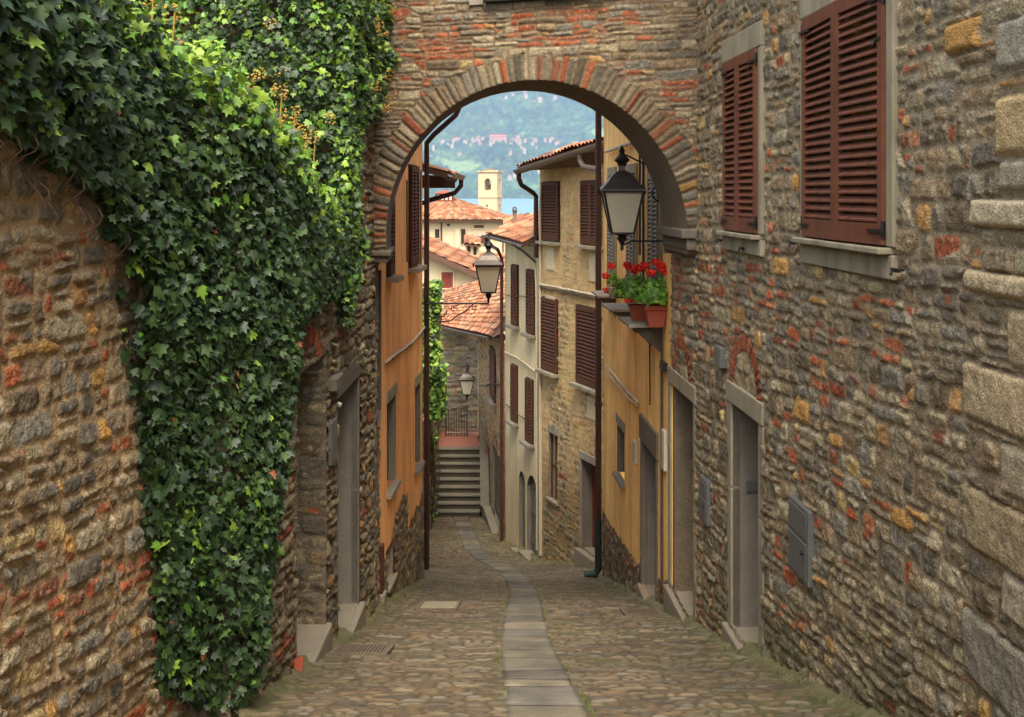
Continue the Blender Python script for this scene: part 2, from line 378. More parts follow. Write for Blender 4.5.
def relief(name, fr, us, zs, fn, parent, holes=(), keepf=None, lo=None, hi=None, base=0., m=None, moss=None, label=None):
    us = np.asarray(us, float); zs = np.asarray(zs, float)
    U, Z = np.meshgrid(us, zs, indexing='ij')
    h, c = fn(U, Z); h = h+base
    if moss is not None:
        gz = G(fr.o[1]+fr.t[1]*U); a = (1-sm(0, moss, Z-gz))*sm(.35, .7, fbm(U*3, Z*3, 91))*.6
        c = c*(1-a)[..., None]+S(74, 78, 44)*a[..., None]
    P = np.empty(U.shape+(3,))
    P[..., 0] = fr.o[0]+fr.t[0]*U+fr.n[0]*h; P[..., 1] = fr.o[1]+fr.t[1]*U+fr.n[1]*h; P[..., 2] = Z
    Uc = (U[:-1, :-1]+U[1:, 1:])/2; Zc = (Z[:-1, :-1]+Z[1:, 1:])/2
    keep = np.ones(Uc.shape, bool)
    for (a, b, z0, z1) in holes: keep &= ~((Uc > a) & (Uc < b) & (Zc > z0) & (Zc < z1))
    if lo is not None: keep &= Zc > lo(Uc)
    if hi is not None: keep &= Zc < hi(Uc)
    if keepf is not None: keep &= keepf(Uc, Zc)
    return grid_mesh(name, P, keep, m or M['stone'], parent, c)
def lin(*segs):
    out = []
    for a, b, st in segs:
        n = max(2, int(round((b-a)/st))+1); l = np.linspace(a, b, n)
        out.append(l if not len(out) else l[1:])
    return np.concatenate(out)
def sheet(name, fr, u0, u1, z0, z1, m, parent, holes=(), lo=None, d=0.):
    """flat plastered wall with rectangular openings; the foot can follow the ground"""
    us = sorted({u0, u1, *[h[0] for h in holes], *[h[1] for h in holes], *np.linspace(u0, u1, 9)})
    zs = sorted({z0, z1, *[h[2] for h in holes], *[h[3] for h in holes]})
    us = [u for u in us if u0 <= u <= u1]; zs = [z for z in zs if z0 <= z <= z1]
    mb = MB()
    for a, b in zip(us[:-1], us[1:]):
        for c_, e in zip(zs[:-1], zs[1:]):
            uc, zc = (a+b)/2, (c_+e)/2
            if any(h[0] < uc < h[1] and h[2] < zc < h[3] for h in holes): continue
            mb.quad([fr.p(a, d, c_), fr.p(b, d, c_), fr.p(b, d, e), fr.p(a, d, e)])
    return mb.build(name, m, parent)
def reveal(fr, a, b, z0, z1, depth, m, parent, name='door_reveal', d0=.0):
    mb = MB()
    z0 = z0-.012; A = [fr.p(a, d0, z0), fr.p(b, d0, z0), fr.p(b, d0, z1), fr.p(a, d0, z1)]
    B = [fr.p(a, -depth, z0), fr.p(b, -depth, z0), fr.p(b, -depth, z1), fr.p(a, -depth, z1)]
    mb.add(A+B, [(1, 2, 6, 5), (2, 3, 7, 6), (3, 0, 4, 7)])
    return mb.build(name, m, parent)
def plank_door(fr, a, b, z0, z1, d, m, parent, handle=True, name='door'):
    mb = MB(); n = max(3, int((b-a)/.16)); w = (b-a)/n
    for i in range(n): fr.box(mb, a+i*w+.004, a+(i+1)*w-.004, d-.04, d, z0+.01, z1-.01)
    for k in (.12, .5, .85): fr.box(mb, a+.03, b-.03, d, d+.015, z0+(z1-z0)*k-.05, z0+(z1-z0)*k+.05)
    fr.box(mb, a, b, d-.06, d-.045, z0, z1)
    o = mb.build(name, m, parent)
    if handle:
        hb = MB(); hb.tube([fr.p(a+.1, d+.01, z0+1.0), fr.p(a+.1, d+.06, z0+1.0), fr.p(a+.1, d+.06, z0+1.12), fr.p(a+.1, d+.01, z0+1.12)], .012, 6)
        hb.build('handle', M['iron'], o)
    return o
def doorway(fr, a, b, z0, z1, root, jw=.12, lh=.2, depth=.42, proud=.02, fm='dressed_grey', dm='wood', rev='reveal', thr=.16, grd=None, thr_m='threshold', leaf=True, split=(0,), lov=.02):
    """a,b,z0,z1: outer edges of the stone frame"""
    ia, ib, iz1 = a+jw, b-jw, z1-lh
    mb = MB()
    H = iz1-z0; ks = sorted({0, *split, 1})
    for k0, k1 in zip(ks[:-1], ks[1:]):
        fr.box(mb, a, ia, -.08, proud, z0+H*k0+.003, z0+H*k1-.003); fr.box(mb, ib, b, -.08, proud, z0+H*k0+.003, z0+H*k1-.003)
    fr.box(mb, a-lov, b+lov, -.08, proud+.012, iz1, z1)
    o = mb.build('door_frame', M[fm], root, bevel=.012)
    reveal(fr, ia, ib, z0, iz1, depth, M[rev], root)
    if leaf: plank_door(fr, ia, ib, z0, iz1, -depth+.06, M[dm], root)
    if thr:
        t = MB(); zb = min(g(fr.Y(a)), g(fr.Y(b)))-.15
        fr.box(t, a, b, -depth, thr, zb, z0); t.build('threshold', M[thr_m], root, bevel=.015)
    return o
def shutter_leaf(fr, a, b, z0, z1, d, m, root, ang=0, hinge_u=None, nsl=None, th=.04, hinges=True, slat_rail=.09):
    """louvred leaf; ang opens it about hinge_u"""
    w = b-a; h = z1-z0; st = min(.07, w*.17); mb = MB(); B = []
    def bx(u0, u1, d0, d1, q0, q1): B.append(('b', u0, u1, d0, d1, q0, q1))
    bx(a, a+st, 0, th, z0, z1); bx(b-st, b, 0, th, z0, z1); bx(a+st, b-st, 0, th, z0, z0+slat_rail*1.4); bx(a+st, b-st, 0, th, z1-slat_rail, z1)
    n = nsl or int((h-.24)/.055); zz0 = z0+slat_rail*1.4; zz1 = z1-slat_rail; s = (zz1-zz0)/n
    cs, sn = math.cos(ang), math.sin(ang); hu = a if hinge_u is None else hinge_u
    def pt(u, dd, z):
        du = u-hu; return fr.p(hu+du*cs-dd*sn*(1 if True else -1), d+abs(du)*abs(sn)+dd*cs, z)
    for (_, u0, u1, d0, d1, q0, q1) in B:
        mb.hexa([pt(u0, d0, q0), pt(u1, d0, q0), pt(u1, d1, q0), pt(u0, d1, q0), pt(u0, d0, q1), pt(u1, d0, q1), pt(u1, d1, q1), pt(u0, d1, q1)])
    for i in range(n):
        q = zz0+s*(i+.15); t = .012; e0, e1 = th*.05, th*.95
        mb.hexa([pt(a+st, e0, q+s*.62), pt(b-st, e0, q+s*.62), pt(b-st, e1, q), pt(a+st, e1, q),
                 pt(a+st, e0, q+s*.62+t), pt(b-st, e0, q+s*.62+t), pt(b-st, e1, q+t), pt(a+st, e1, q+t)])
    o = mb.build('shutter', m, root)
    if hinges:
        for q in (z0+.08, z1-.1):
            hb = MB(); dd = th+.004
            e = a if hu == a else b; s1 = 1 if hu == a else -1
            u0, u1 = sorted((e-.02*s1, e+.2*min(1, w/.5)*s1))
            hb.hexa([pt(u0, th, q-.012), pt(u1, th, q-.012), pt(u1, th+.012, q-.012), pt(u0, th+.012, q-.012),
                     pt(u0, th, q+.012), pt(u1, th, q+.012), pt(u1, th+.012, q+.012), pt(u0, th+.012, q+.012)])
            hb.tube([pt(e, th*.8, q-.04), pt(e, th*.8, q+.06)], .014, 6)
            hb.build('hinge', M['iron'], o)
    return o
TILE = np.array([S(188, 122, 82), S(172, 106, 72), S(200, 140, 98), S(156, 96, 68), S(190, 144, 108), S(138, 96, 72)])
def tile_roof(name, a, b, c, d, root, seed=1, tw=.2, tl=.36, amp=.045, sag=.02, res=6, thick=.1, under=True, um='eavewood', mul=.84):
    """a-b eave, d-c ridge (a under d); barrel tiles in courses"""
    a, b, c, d = [np.array(p, float) for p in (a, b, c, d)]
    W = max(np.linalg.norm(b-a), np.linalg.norm(c-d)); Lg = max(np.linalg.norm(d-a), np.linalg.norm(c-b))
    nt = max(2, int(W/tw)); nr = max(2, int(Lg/tl))
    us = np.linspace(0, 1, nt*res+1); fracs = []
    for i in range(nr): fracs += [i/nr+.001/nr, (i+.5)/nr, (i+.985)/nr]
    vsx = np.array(fracs+[1.0])
    U, V = np.meshgrid(us, vsx, indexing='ij')
    base = a*((1-U)*(1-V))[..., None]+b*(U*(1-V))[..., None]+c*(U*V)[..., None]+d*((1-U)*V)[..., None]
    nrm = np.cross(b-a, d-a); nrm /= np.linalg.norm(nrm); nrm = nrm*np.sign(nrm[2])
    tu = U*nt; ti = np.floor(np.clip(tu, 0, nt-1e-6)); tv = V*nr; tj = np.floor(np.clip(tv, 0, nr-1e-6))
    idn = (ti*977+tj*31).astype(int)
    wav = np.abs(np.sin(tu*pi))**.8*amp
    h = wav+(1-(tv-tj))*amp*.5+(hsh(idn, seed)-.5)*amp*.45-(np.sin(U*pi)*np.sin(V*pi))*sag*0
    h += (fbm(U*5, V*5, seed+3)-.5)*sag*3
    P = base+nrm*h[..., None]
    cc = TILE[(hsh(idn, seed+5)*len(TILE)).astype(int)]*(.7+.5*hsh(idn, seed+6))[..., None]*mul
    lich = sm(.55, .75, fbm(U*W*1.5, V*Lg*1.5, seed+9))*.5
    cc = cc*(1-lich)[..., None]+S(140, 124, 96)*lich[..., None]
    joint = (np.abs(np.sin(tu*pi)) < .3)
    o = grid_mesh(name, P, np.ones((U.shape[0]-1, U.shape[1]-1), bool), M['tile'], root, cc, smooth=False)
    if under:
        mb = MB(); k = -nrm*.005; e = -nrm*thick
        mb.hexa([a+e, b+e, c+e, d+e, a+k, b+k, c+k, d+k]); mb.build('roof_deck', M[um], o if root is None else root)
    return o
def pipe_run(pts, r, m, root, name='downpipe', collars=True, n=10):
    mb = MB(); mb.tube(pts, r, n)
    if collars:
        P0, P1 = Vector(pts[-2]), Vector(pts[-1]); L = (P1-P0).length
        k = 1.0
        while k < L-.3:
            q = P0+(P1-P0)*(k/L); mb.tube([q-Vector((0, 0, .025)), q+Vector((0, 0, .025))], r*1.22, n); k += 1.9
    return mb.build(name, M[m], root, smooth=False)
def swan(p_top, p_wall, z_end, r, m, root, zend_pt=None):
    a = Vector(p_top); w = Vector(p_wall)
    pts = [a, a+Vector((0, 0, -.12)), a*.85+w*.15+Vector((0, 0, -.19)), a*.2+w*.8+Vector((0, 0, -.02)), w, w+Vector((0, 0, -.2))]
    pts.append(Vector((w.x, w.y, z_end)) if zend_pt is None else Vector(zend_pt))
    return pipe_run(pts, r, m, root)
def gutter(p0, p1, r, m, root):
    mb = MB(); a = Vector(p0); b = Vector(p1); d = (b-a).normalized(); s = d.cross(Vector((0, 0, 1))).normalized()
    V = []; Fc = []; n = 8
    for q in (a, b):
        for rr in (r, r*.88):
            for k in range(n+1):
                t = pi+pi*k/n; V.append(q+s*math.cos(t)*rr+Vector((0, 0, math.sin(t)*rr)))
    m1 = n+1
    for k in range(n):
        Fc.append((k, k+1, 2*m1+k+1, 2*m1+k)); Fc.append((m1+k, 3*m1+k, 3*m1+k+1, m1+k+1))
        Fc.append((k, m1+k, m1+k+1, k+1)); Fc.append((2*m1+k, 2*m1+k+1, 3*m1+k+1, 3*m1+k))
    Fc.append((0, 2*m1, 3*m1, m1)); Fc.append((n, m1+n, 3*m1+n, 2*m1+n))
    mb.add(V, Fc); mb.tube([a+Vector((0, 0, .0))+s*r, b+s*r], .012, 6)
    return mb.build('gutter', M[m], root)

# ------------------------------------------------------------------ leaves
LEAF_A = [(0, .35), (0, 0), (.26, -.1), (.52, .14), (.34, .36), (.44, .66), (.17, .62), (0, 1.02), (-.17, .62), (-.44, .66), (-.34, .36), (-.52, .14), (-.26, -.1)]
LEAF_B = [(0, .4), (0, 0), (.36, .12), (.42, .5), (.2, .8), (0, 1.0), (-.2, .8), (-.42, .5), (-.36, .12)]
def leaves(name, P, Nrm, size, cols, tmpl, m, parent, seed=0, tipdown=.8, spread=.55, fold=.35):
    r = np.random.RandomState(seed); n = len(P); T = np.array(tmpl); K = len(T)
    N = Nrm+r.randn(n, 3)*spread; N /= np.linalg.norm(N, axis=1)[:, None]
    tip = np.array([0, 0, -1.])*tipdown+r.randn(n, 3)*.55
    tip -= N*np.sum(tip*N, 1)[:, None]; tip /= np.linalg.norm(tip, axis=1)[:, None]
    sd = np.cross(tip, N)
    s = np.asarray(size)[:, None, None]
    fx = fold*(.4+r.rand(n))
    zc = -np.abs(T[:, 0])[None, :]*fx[:, None]-(T[:, 1]**2)[None, :]*.18*(r.rand(n)[:, None])+r.randn(n, K)*.03
    V = P[:, None, :]+s*(sd[:, None, :]*T[None, :, :1]+tip[:, None, :]*T[None, :, 1:2]+N[:, None, :]*zc[..., None])
    tri = np.array([(0, i, i+1) for i in range(1, K-1)]+[(0, K-1, 1)])
    Fc = (np.arange(n)[:, None, None]*K+tri[None]).reshape(-1, 3)
    C = np.repeat(cols, K, 0)*(.9+.2*r.rand(n*K))[:, None]
    return mk(name, V.reshape(-1, 3), Fc, m, parent, C)
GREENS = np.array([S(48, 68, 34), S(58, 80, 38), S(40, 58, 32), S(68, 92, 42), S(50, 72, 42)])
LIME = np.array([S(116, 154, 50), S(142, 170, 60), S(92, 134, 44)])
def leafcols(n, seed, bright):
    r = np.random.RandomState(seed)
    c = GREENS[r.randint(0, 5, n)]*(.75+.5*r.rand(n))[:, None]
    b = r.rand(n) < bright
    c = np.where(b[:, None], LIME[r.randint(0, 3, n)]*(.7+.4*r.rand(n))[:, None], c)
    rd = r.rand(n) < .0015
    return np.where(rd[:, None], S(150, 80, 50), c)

# ================================================================== WALL LINES
FR_R = Fr((2.55+.045*2, -2), (2.55-.045*14.3, 14.3), -1)       # right stone house
FR_RO = Fr((2.55-.045*14.3, 14.3), (2.55-.045*21.0, 21.0), -1)  # ochre house
FR_H3 = Fr((1.86, 23.5), (.63, 27.0), -1)
FR_H4 = Fr((.60, 27.25), (-.17, 29.95), -1)
FR_H5 = Fr((-.17, 29.95), (-1.08, 38.2), -1)
FR_NL = Fr((-2.22, -2), (-2.16, 7.35), 1)
FR_L = Fr((-1.71, 7.35), (-1.633, 14.0), 1)
FR_LP = Fr((-1.633, 14.0), (-1.715, 15.35), 1)
FR_LO = Fr((-1.715, 15.35), (-1.49, 19.95), 1)
AA, AB = np.array((-1.633, 14.0)), np.array((1.976, 12.75))
FR_A = Fr(AA, AB, 1)        # arch face, normal towards the camera
def n_check(fr, want):
    if np.dot(fr.n, want) < 0: fr.n = -fr.n
for f_ in (FR_R, FR_RO, FR_H3, FR_H4, FR_H5): n_check(f_, (-1, -.3))
for f_ in (FR_NL, FR_L, FR_LP, FR_LO): n_check(f_, (1, 0))
n_check(FR_A, (0, -1))
def rowfollow(fr, H0=4.0, w=.55, zt=-.2):
    def v(u, z):
        gz = G(fr.o[1]+fr.t[1]*u); t = np.clip((zt-z)/(zt-gz), 0, 1.3)
        return np.where(z > zt, z, w*(zt-t*H0)+(1-w)*z)
    return v

# ================================================================== GROUND
def XL(Y): return np.interp(Y, [-3, 7.35, 7.4, 14, 15.35, 19.95, 20.0, 26, 34], [-2.2, -2.18, -1.71, -1.633, -1.715, -1.41, -1.9, -2.2, -2.35])
def XR(Y): return np.interp(Y, [-3, 14.3, 21, 23.5, 27, 27.25, 29.95, 34], [2.68, 1.907, 1.605, 1.86, .63, .6, -.17, -.62])
SY = [0, 7.67, 9.73, 11.24, 13.76, 17.5, 20.2, 23.1, 26.8, 29, 34]
SX = [.36, .217, .17, .126, .138, .19, .11, -.06, -.5, -.95, -1.45]
def strip_x(Y): return np.interp(Y, SY, SX)
def strip_hw(Y): return np.interp(Y, [0, 7.67, 13, 17.5, 34], [.27, .262, .245, .215, .22])
def street_fn(X, Y):
    v = Y; sd, cid, lx, ly, hw, hh = masonry(X, v, 501, .088, .125, .014, .025, .04, wf=4, rr=.7)
    c = np.array([S(142, 126, 100), S(126, 114, 94), S(156, 140, 112), S(112, 102, 86), S(136, 116, 88), S(150, 142, 124)])[(hsh(cid, 5)*6).astype(int)]
    c = c*(.78+.44*hsh(cid, 6))[..., None]*np.array((.57, .545, .51))*(.7+.6*fbm(X*1.3, Y*.9, 101))[..., None]
    body = np.clip(-sd/(np.minimum(hw, hh)*.8), 0, 1)
    h = np.where(sd < 0, (1-(1-body)**2)*.011*(.5+hsh(cid, 7)), -.004)
    h += ((hsh(cid, 8)-.5)*lx+(hsh(cid, 9)-.5)*ly)*.009*body+(fbm(X*2.2, Y*1.6, 88)-.5)*.05+(fbm(X*22, Y*22, 87)-.5)*.004
    edge = sm(-.012, .004, sd)
    wl = np.minimum(X-XL(Y), XR(Y)-X)
    dist_s = np.abs(X-strip_x(Y))-strip_hw(Y)
    mossy = np.clip(sm(.5, .7, fbm(X*1.4, Y*1.0, 95))*.6+(1-sm(.05, .4, wl))*.7+(1-sm(.01, .05, dist_s))*.7, 0, 1)
    gapc = S(88, 76, 56)*(1-mossy)[..., None]+S(84, 92, 40)*mossy[..., None]
    gapc = gapc*.8*(.7+.6*fbm(X*9, Y*9, 96))[..., None]
    c = c*(1-.25*mossy*sm(.4, .8, fbm(X*6, Y*6, 97)))[..., None]
    c = c*(1-edge)[..., None]+gapc*edge[..., None]
    # earth and fines gathered along the walls
    fl = (1-sm(.0, .16, wl+ (fbm(X*3, Y*3, 99)-.5)*.12))
    h = h*(1-fl)+fl*(.02+.05*(1-sm(-.05, .16, wl)))+fl*(fbm(X*14, Y*14, 98)-.5)*.03
    dc = (S(110, 98, 70)*(1-mossy*.5)[..., None]+S(88, 98, 46)*(mossy*.5)[..., None])*(.7+.6*fbm(X*11, Y*11, 94))[..., None]
    c = c*(1-fl*.8)[..., None]+dc*(fl*.8)[..., None]
    return h, c
def build_street():
    Ys = lin((-3, 5.5, .12), (5.5, 16, .024), (16, 34.2, .05)); Xs = lin((-2.45, 2.75, .016))
    X, Y = np.meshgrid(Xs, Ys, indexing='ij')
    h, c = street_fn(X, Y)
    P = np.stack([X, Y, G(Y)+h], -1)
    Xc = (X[:-1, :-1]+X[1:, 1:])/2; Yc = (Y[:-1, :-1]+Y[1:, 1:])/2
    keep = (Xc > XL(Yc)-.12) & (Xc < XR(Yc)+.12) & (np.abs(Xc-strip_x(Yc)) > strip_hw(Yc)-.02)
    keep |= (Yc < 5.5) & (Xc > XL(Yc)-.12) & (Xc < XR(Yc)+.12) & (np.abs(Xc-strip_x(Yc)) > strip_hw(Yc)-.02)
    struct(grid_mesh('cobbled_street', P, keep, M['cobble'], None, c))
    # slab strip down the middle
    r = random.Random(3); V = []; Fs = []; C = []; y = -2.5
    while y < 33.5:
        L_ = r.uniform(.34, .8) if y < 14 else r.uniform(.5, 1.0); y1 = y+L_
        gp = .008; n = len(V); dz = r.uniform(-.006, .008); tl = r.uniform(-.008, .008)
        base = np.array([S(150, 140, 122), S(138, 130, 116), S(160, 148, 126), S(128, 120, 108), S(144, 136, 124)][r.randrange(5)])*r.uniform(.85, 1.1)*np.array((.54, .54, .51))
        NX, NY = 10, max(3, int(L_/.07))
        for lvl in (0,):
            for j in range(NY+1):
                for i in range(NX+1):
                    fy = j/NY; fx = i/NX; Yq = y+gp+(L_-2*gp)*fy; hwq = float(strip_hw(Yq)); cxq = float(strip_x(Yq))
                    Xq = cxq+(fx*2-1)*(hwq-.004)
                    e = min(fx, 1-fx)*2*hwq; e2 = min(fy, 1-fy)*L_; em = min(e, e2)
                    zq = g(Yq)+.012+dz+tl*(fx-.5)*2-(0.003 if em < 1e-6 else 0)+(float(vn(np.array(Xq*9), np.array(Yq*9), 3))-.5)*.006
                    V.append((Xq, Yq, zq)); C.append(base*(.94+.12*r.random())*(.7+.6*float(vn(np.array(Xq*5), np.array(Yq*3), 8)))*(.72 if em < 1e-6 else 1))
        for j in range(NY):
            for i in range(NX):
                a = n+j*(NX+1)+i; Fs.append((a, a+1, a+NX+2, a+NX+1))
        # skirts
        m0 = len(V)
        ring = [n+i for i in range(NX+1)]+[n+(j)*(NX+1)+NX for j in range(1, NY+1)]+[n+NY*(NX+1)+i for i in range(NX-1, -1, -1)]+[n+j*(NX+1) for j in range(NY-1, 0, -1)]
        for q in ring: vv = V[q]; V.append((vv[0], vv[1], vv[2]-.06)); C.append(base*.6)
        for k in range(len(ring)): k2 = (k+1) % len(ring); Fs.append((ring[k2], ring[k], m0+k, m0+k2))
        y = y1
    o = mk('paving_strip', np.array(V), np.array(Fs), M['cobble'], None, np.array(C), smooth=False); struct(o)
    b = MB()
    for a_, e_ in zip(np.arange(-3, 33, 1.), np.arange(-2, 34, 1.)):
        b.quad([(strip_x(a_)-.3, a_, g(a_)-.03), (strip_x(a_)+.3, a_, g(a_)-.03), (strip_x(e_)+.3, e_, g(e_)-.03), (strip_x(e_)-.3, e_, g(e_)-.03)])
    struct(b.build('street_bed', M['soil']))
build_street()
# terrain: one sheet under the village, down to the lake, out to the far shore and up the mountain
LAKE = -17.0; SHORE = 4300.0
PROF_Y = [4000, 4300, 4380, 4700, 5300, 5900, 6600, 7400, 9000]
PROF_Z = [-60, -17, 4, 60, 235, 370, 610, 850, 1300]
def hillz(X, Y):
    z = np.interp(Y+(fbm(X/700, Y/700, 301)-.5)*500+X*.03, PROF_Y, PROF_Z)
    rise = sm(4300, 5200, Y)
    z = z+rise*((fbm(X/420, Y/420, 303, 4)-.5)*260)
    return np.where(Y < 4320, np.minimum(z, np.interp(Y, PROF_Y, PROF_Z)+6), z)
def build_terrain():
    ys = np.concatenate([np.linspace(-60, 60, 25), np.geomspace(70, 4000, 40)])
    xs = np.linspace(-1, 1, 61)
    X, Y = np.meshgrid(xs, ys, indexing='ij'); X = X*(200+np.abs(Y)*.9)
    z = np.where(Y < 34, G(Y)-.35, np.where(Y < 300, np.interp(Y, [34, 60, 300], [g(34)-.35, -13.5, -18.5]), -20.))
    z = np.minimum(z, -1.0)+(fbm(X/9, Y/9, 44)-.5)*.2
    P = np.stack([X, Y, z], -1); c = np.ones(P.shape)*S(96, 92, 66)
    struct(grid_mesh('ground', P, np.ones((X.shape[0]-1, X.shape[1]-1), bool), M['cobble'], None, c))
    mb = MB(); mb.quad([(-6000, 270, LAKE), (6000, 270, LAKE), (6000, 4600, LAKE), (-6000, 4600, LAKE)])
    struct(mb.build('lake_water', M['water']))
    Ys = lin((4150, 4400, 15), (4400, 6800, 7.5), (6800, 9000, 40)); Xs = lin((-4200, -800, 45), (-800, 1000, 6.5), (1000, 4200, 45))
    X, Y = np.meshgrid(Xs, Ys, indexing='ij'); z = hillz(X, Y)
    # tree crowns as bumps
    sdv = np.full(X.shape, 9.); sd2 = np.full(X.shape, 9.); idd = np.zeros(X.shape, int)
    cs = 23.; gx = np.floor(X/cs).astype(int); gy = np.floor(Y/cs).astype(int)
    for i in (-1, 0, 1):
        for j in (-1, 0, 1):
            k = (gx+i)*7919+(gy+j)*104729; px = (gx+i+.15+.7*hsh(k, 1))*cs; py = (gy+j+.15+.7*hsh(k, 2))*cs
            d_ = np.hypot(X-px, Y-py)/cs; cl = d_ < sdv; sdv = np.where(cl, d_, sdv); idd = np.where(cl, k, idd)
    dome = np.clip(1-sdv*1.25, 0, 1)**.6
    fld = sm(.64, .70, fbm(X/200, Y/150, 310, 3))*(Y < 5600)*.7
    rise = sm(4330, 4420, Y)
    z = z+rise*dome*(13+16*hsh(idd, 3))*(1-fld)+rise*(fbm(X/60, Y/60, 312, 3)-.5)*26
    cg = np.array([S(62, 86, 46), S(48, 72, 42), S(80, 102, 52), S(54, 80, 52)])[(hsh(idd, 4)*4).astype(int)]*(.55+.8*hsh(idd, 5))[..., None]*(.35+.95*fbm(X/120, Y/110, 320, 3))[..., None]
    cg = cg*(1-fld)[..., None]+S(122, 142, 82)*fld[..., None]
    P = np.stack([X, Y, z], -1)
    struct(grid_mesh('far_mountain', P, np.ones((X.shape[0]-1, X.shape[1]-1), bool), M['canopy'], None, cg))
build_terrain()

# ================================================================== RIGHT STONE HOUSE
rh = thing('stone_house', 'rubble stone house with maroon louvred shutters filling the right side', 'house', (2.6, 5, g(5)))
uR = lambda x: FR_R.uP(x)
us = lin((0, FR_R.uY(4.6), .1), (FR_R.uY(4.6), FR_R.uY(14.3), .0145)); zs = lin((-5.2, 2.75, .0115), (2.75, 4.2, .1))
# openings: (u0,u1,z0,z1) of frame outsides
def rect(fr, x0, x1, yt, yb, xr=None):
    u0, u1 = fr.uP(x1), fr.uP(x0)
    if u0 > u1: u0, u1 = u1, u0
    um = fr.uP(xr if xr else (x0+x1)/2); Yr = fr.Y(um)
    return u0, u1, zz(yb, Yr), zz(yt, Yr)
wbig = (FR_R.uP(900), FR_R.uP(806), -.50, 1.44)
wsml = (FR_R.uP(766), FR_R.uP(727), -.52, 1.44)
d1 = (FR_R.uP(765), FR_R.uP(729), zz(640, 10.6), zz(391, 10.6))
d1 = (d1[0], d1[1], -4.02, -1.74)
d2 = (FR_R.uP(697), FR_R.uP(669.5), -4.70, -2.06)
blocks = []
tan = S(176, 156, 120)
for (xa, xb, ya, yb, cc, dd) in ((968, 1060, 368, 428, tan*.95, .035), (966, 1060, 497, 560, S(150, 132, 100), .035), (975, 1060, 198, 229, S(184, 168, 136), .04),
        (970, 1060, 272, 296, S(178, 160, 126), .045), (1000, 1060, 96, 155, S(180, 156, 112), .035), (966, 1060, 628, 700, S(132, 124, 106), .03), (1012, 1060, 310, 368, tan*.9, .03),
        (1004, 1060, 445, 497, S(160, 146, 118), .03), (950, 982, 20, 52, S(176, 134, 74), .04), (1004, 1060, 160, 192, S(150, 138, 116), .035), (1005, 1060, 575, 622, S(166, 152, 126), .03), (1000, 1060, 20, 70, S(150, 142, 122), .03)):
    Yb = FR_R.Y(FR_R.uP((xa+min(xb, 1024))/2))
    blocks.append((FR_R.uP(xb), FR_R.uP(xa), zz(yb, Yb), zz(ya, Yb), cc, dd))
fnR = wallfn(11, .138, .25, gap=.028, warp=.020, panel=.75, brick=.06, ochre=.06, depth=.020, vfn=rowfollow(FR_R, w=.45), split=.28, blocks=blocks, arches=((( d1[0]+d1[1])/2, d1[3]-.10, .44, .63, 21), ((d2[0]+d2[1])/2, d2[3]-.10, .40, .58, 19)), mortar=S(146, 130, 102), rr=.6, mul=1.10)
inn = lambda q, m_: (q[0]+m_, q[1]-m_, q[2]+m_, q[3]-m_)
relief('wall', FR_R, us, zs, fnR, rh, holes=[inn(d1, .05), inn(d2, .05)], lo=lambda u: G(FR_R.o[1]+FR_R.t[1]*u)-.15, moss=.7)
doorway(FR_R, *d1, rh, jw=.16, lh=.19, depth=.55, fm='dressed_grey', split=(.62,), thr=.075, lov=0)
doorway(FR_R, *d2, rh, jw=.13, lh=.19, depth=.42, fm='dressed_grey', split=(.7,), thr=.075, lov=0)
def window(fr, q, root, fw=.13, fwb=.2, proud=.045, sm_='dressed_grey', m='shutter', open_=0.0, inset=0, leaves_=2, sill=True, ang=0.03, fwt=.17, thin=False, hinges=True):
    mb = MB(); a, b, z0, z1 = q
    fr.box(mb, a, a+fw, -.02, proud, z0+fwb, z1-fwt); fr.box(mb, b-fw, b, -.02, proud, z0+fwb, z1-fwt)
    fr.box(mb, a, b, -.02, proud+.006, z1-fwt, z1); fr.box(mb, a, b, -.02, proud+.004, z0, z0+fwb-.045)
    o = mb.build('window_frame', M[sm_], root, bevel=.01)
    if sill:
        s_ = MB(); fr.box(s_, a+fw*.3, b-fw*.3, -.02, proud+.075, z0+fwb-.042, z0+fwb-.004); s_.build('window_sill', M[sm_], o, bevel=.008)
    bk = MB(); fr.box(bk, a+fw, b-fw, -.03, .0, z0+fwb, z1-fwt); bk.build('window_recess', M['dark'], o)
    ia, ib = a+fw+.008, b-fw-.008; mid = (ia+ib)/2; zb, zt = z0+fwb+.01, z1-fwt-.01
    if leaves_ == 2:
        shutter_leaf(fr, ia, mid-.004, zb, zt, proud*.6, M[m], root, ang=ang, hinge_u=ia, hinges=hinges)
        shutter_leaf(fr, mid+.004, ib, zb, zt, proud*.6, M[m], root, ang=-ang, hinge_u=ib, hinges=hinges)
    else:
        shutter_leaf(fr, ia, ib, zb, zt, proud*.6, M[m], root, ang=ang, hinge_u=ia, hinges=hinges)
    return o
window(FR_R, wbig, rh, fw=.11, fwb=.19)
window(FR_R, wsml, rh, fw=.10, fwb=.18, fwt=.21)
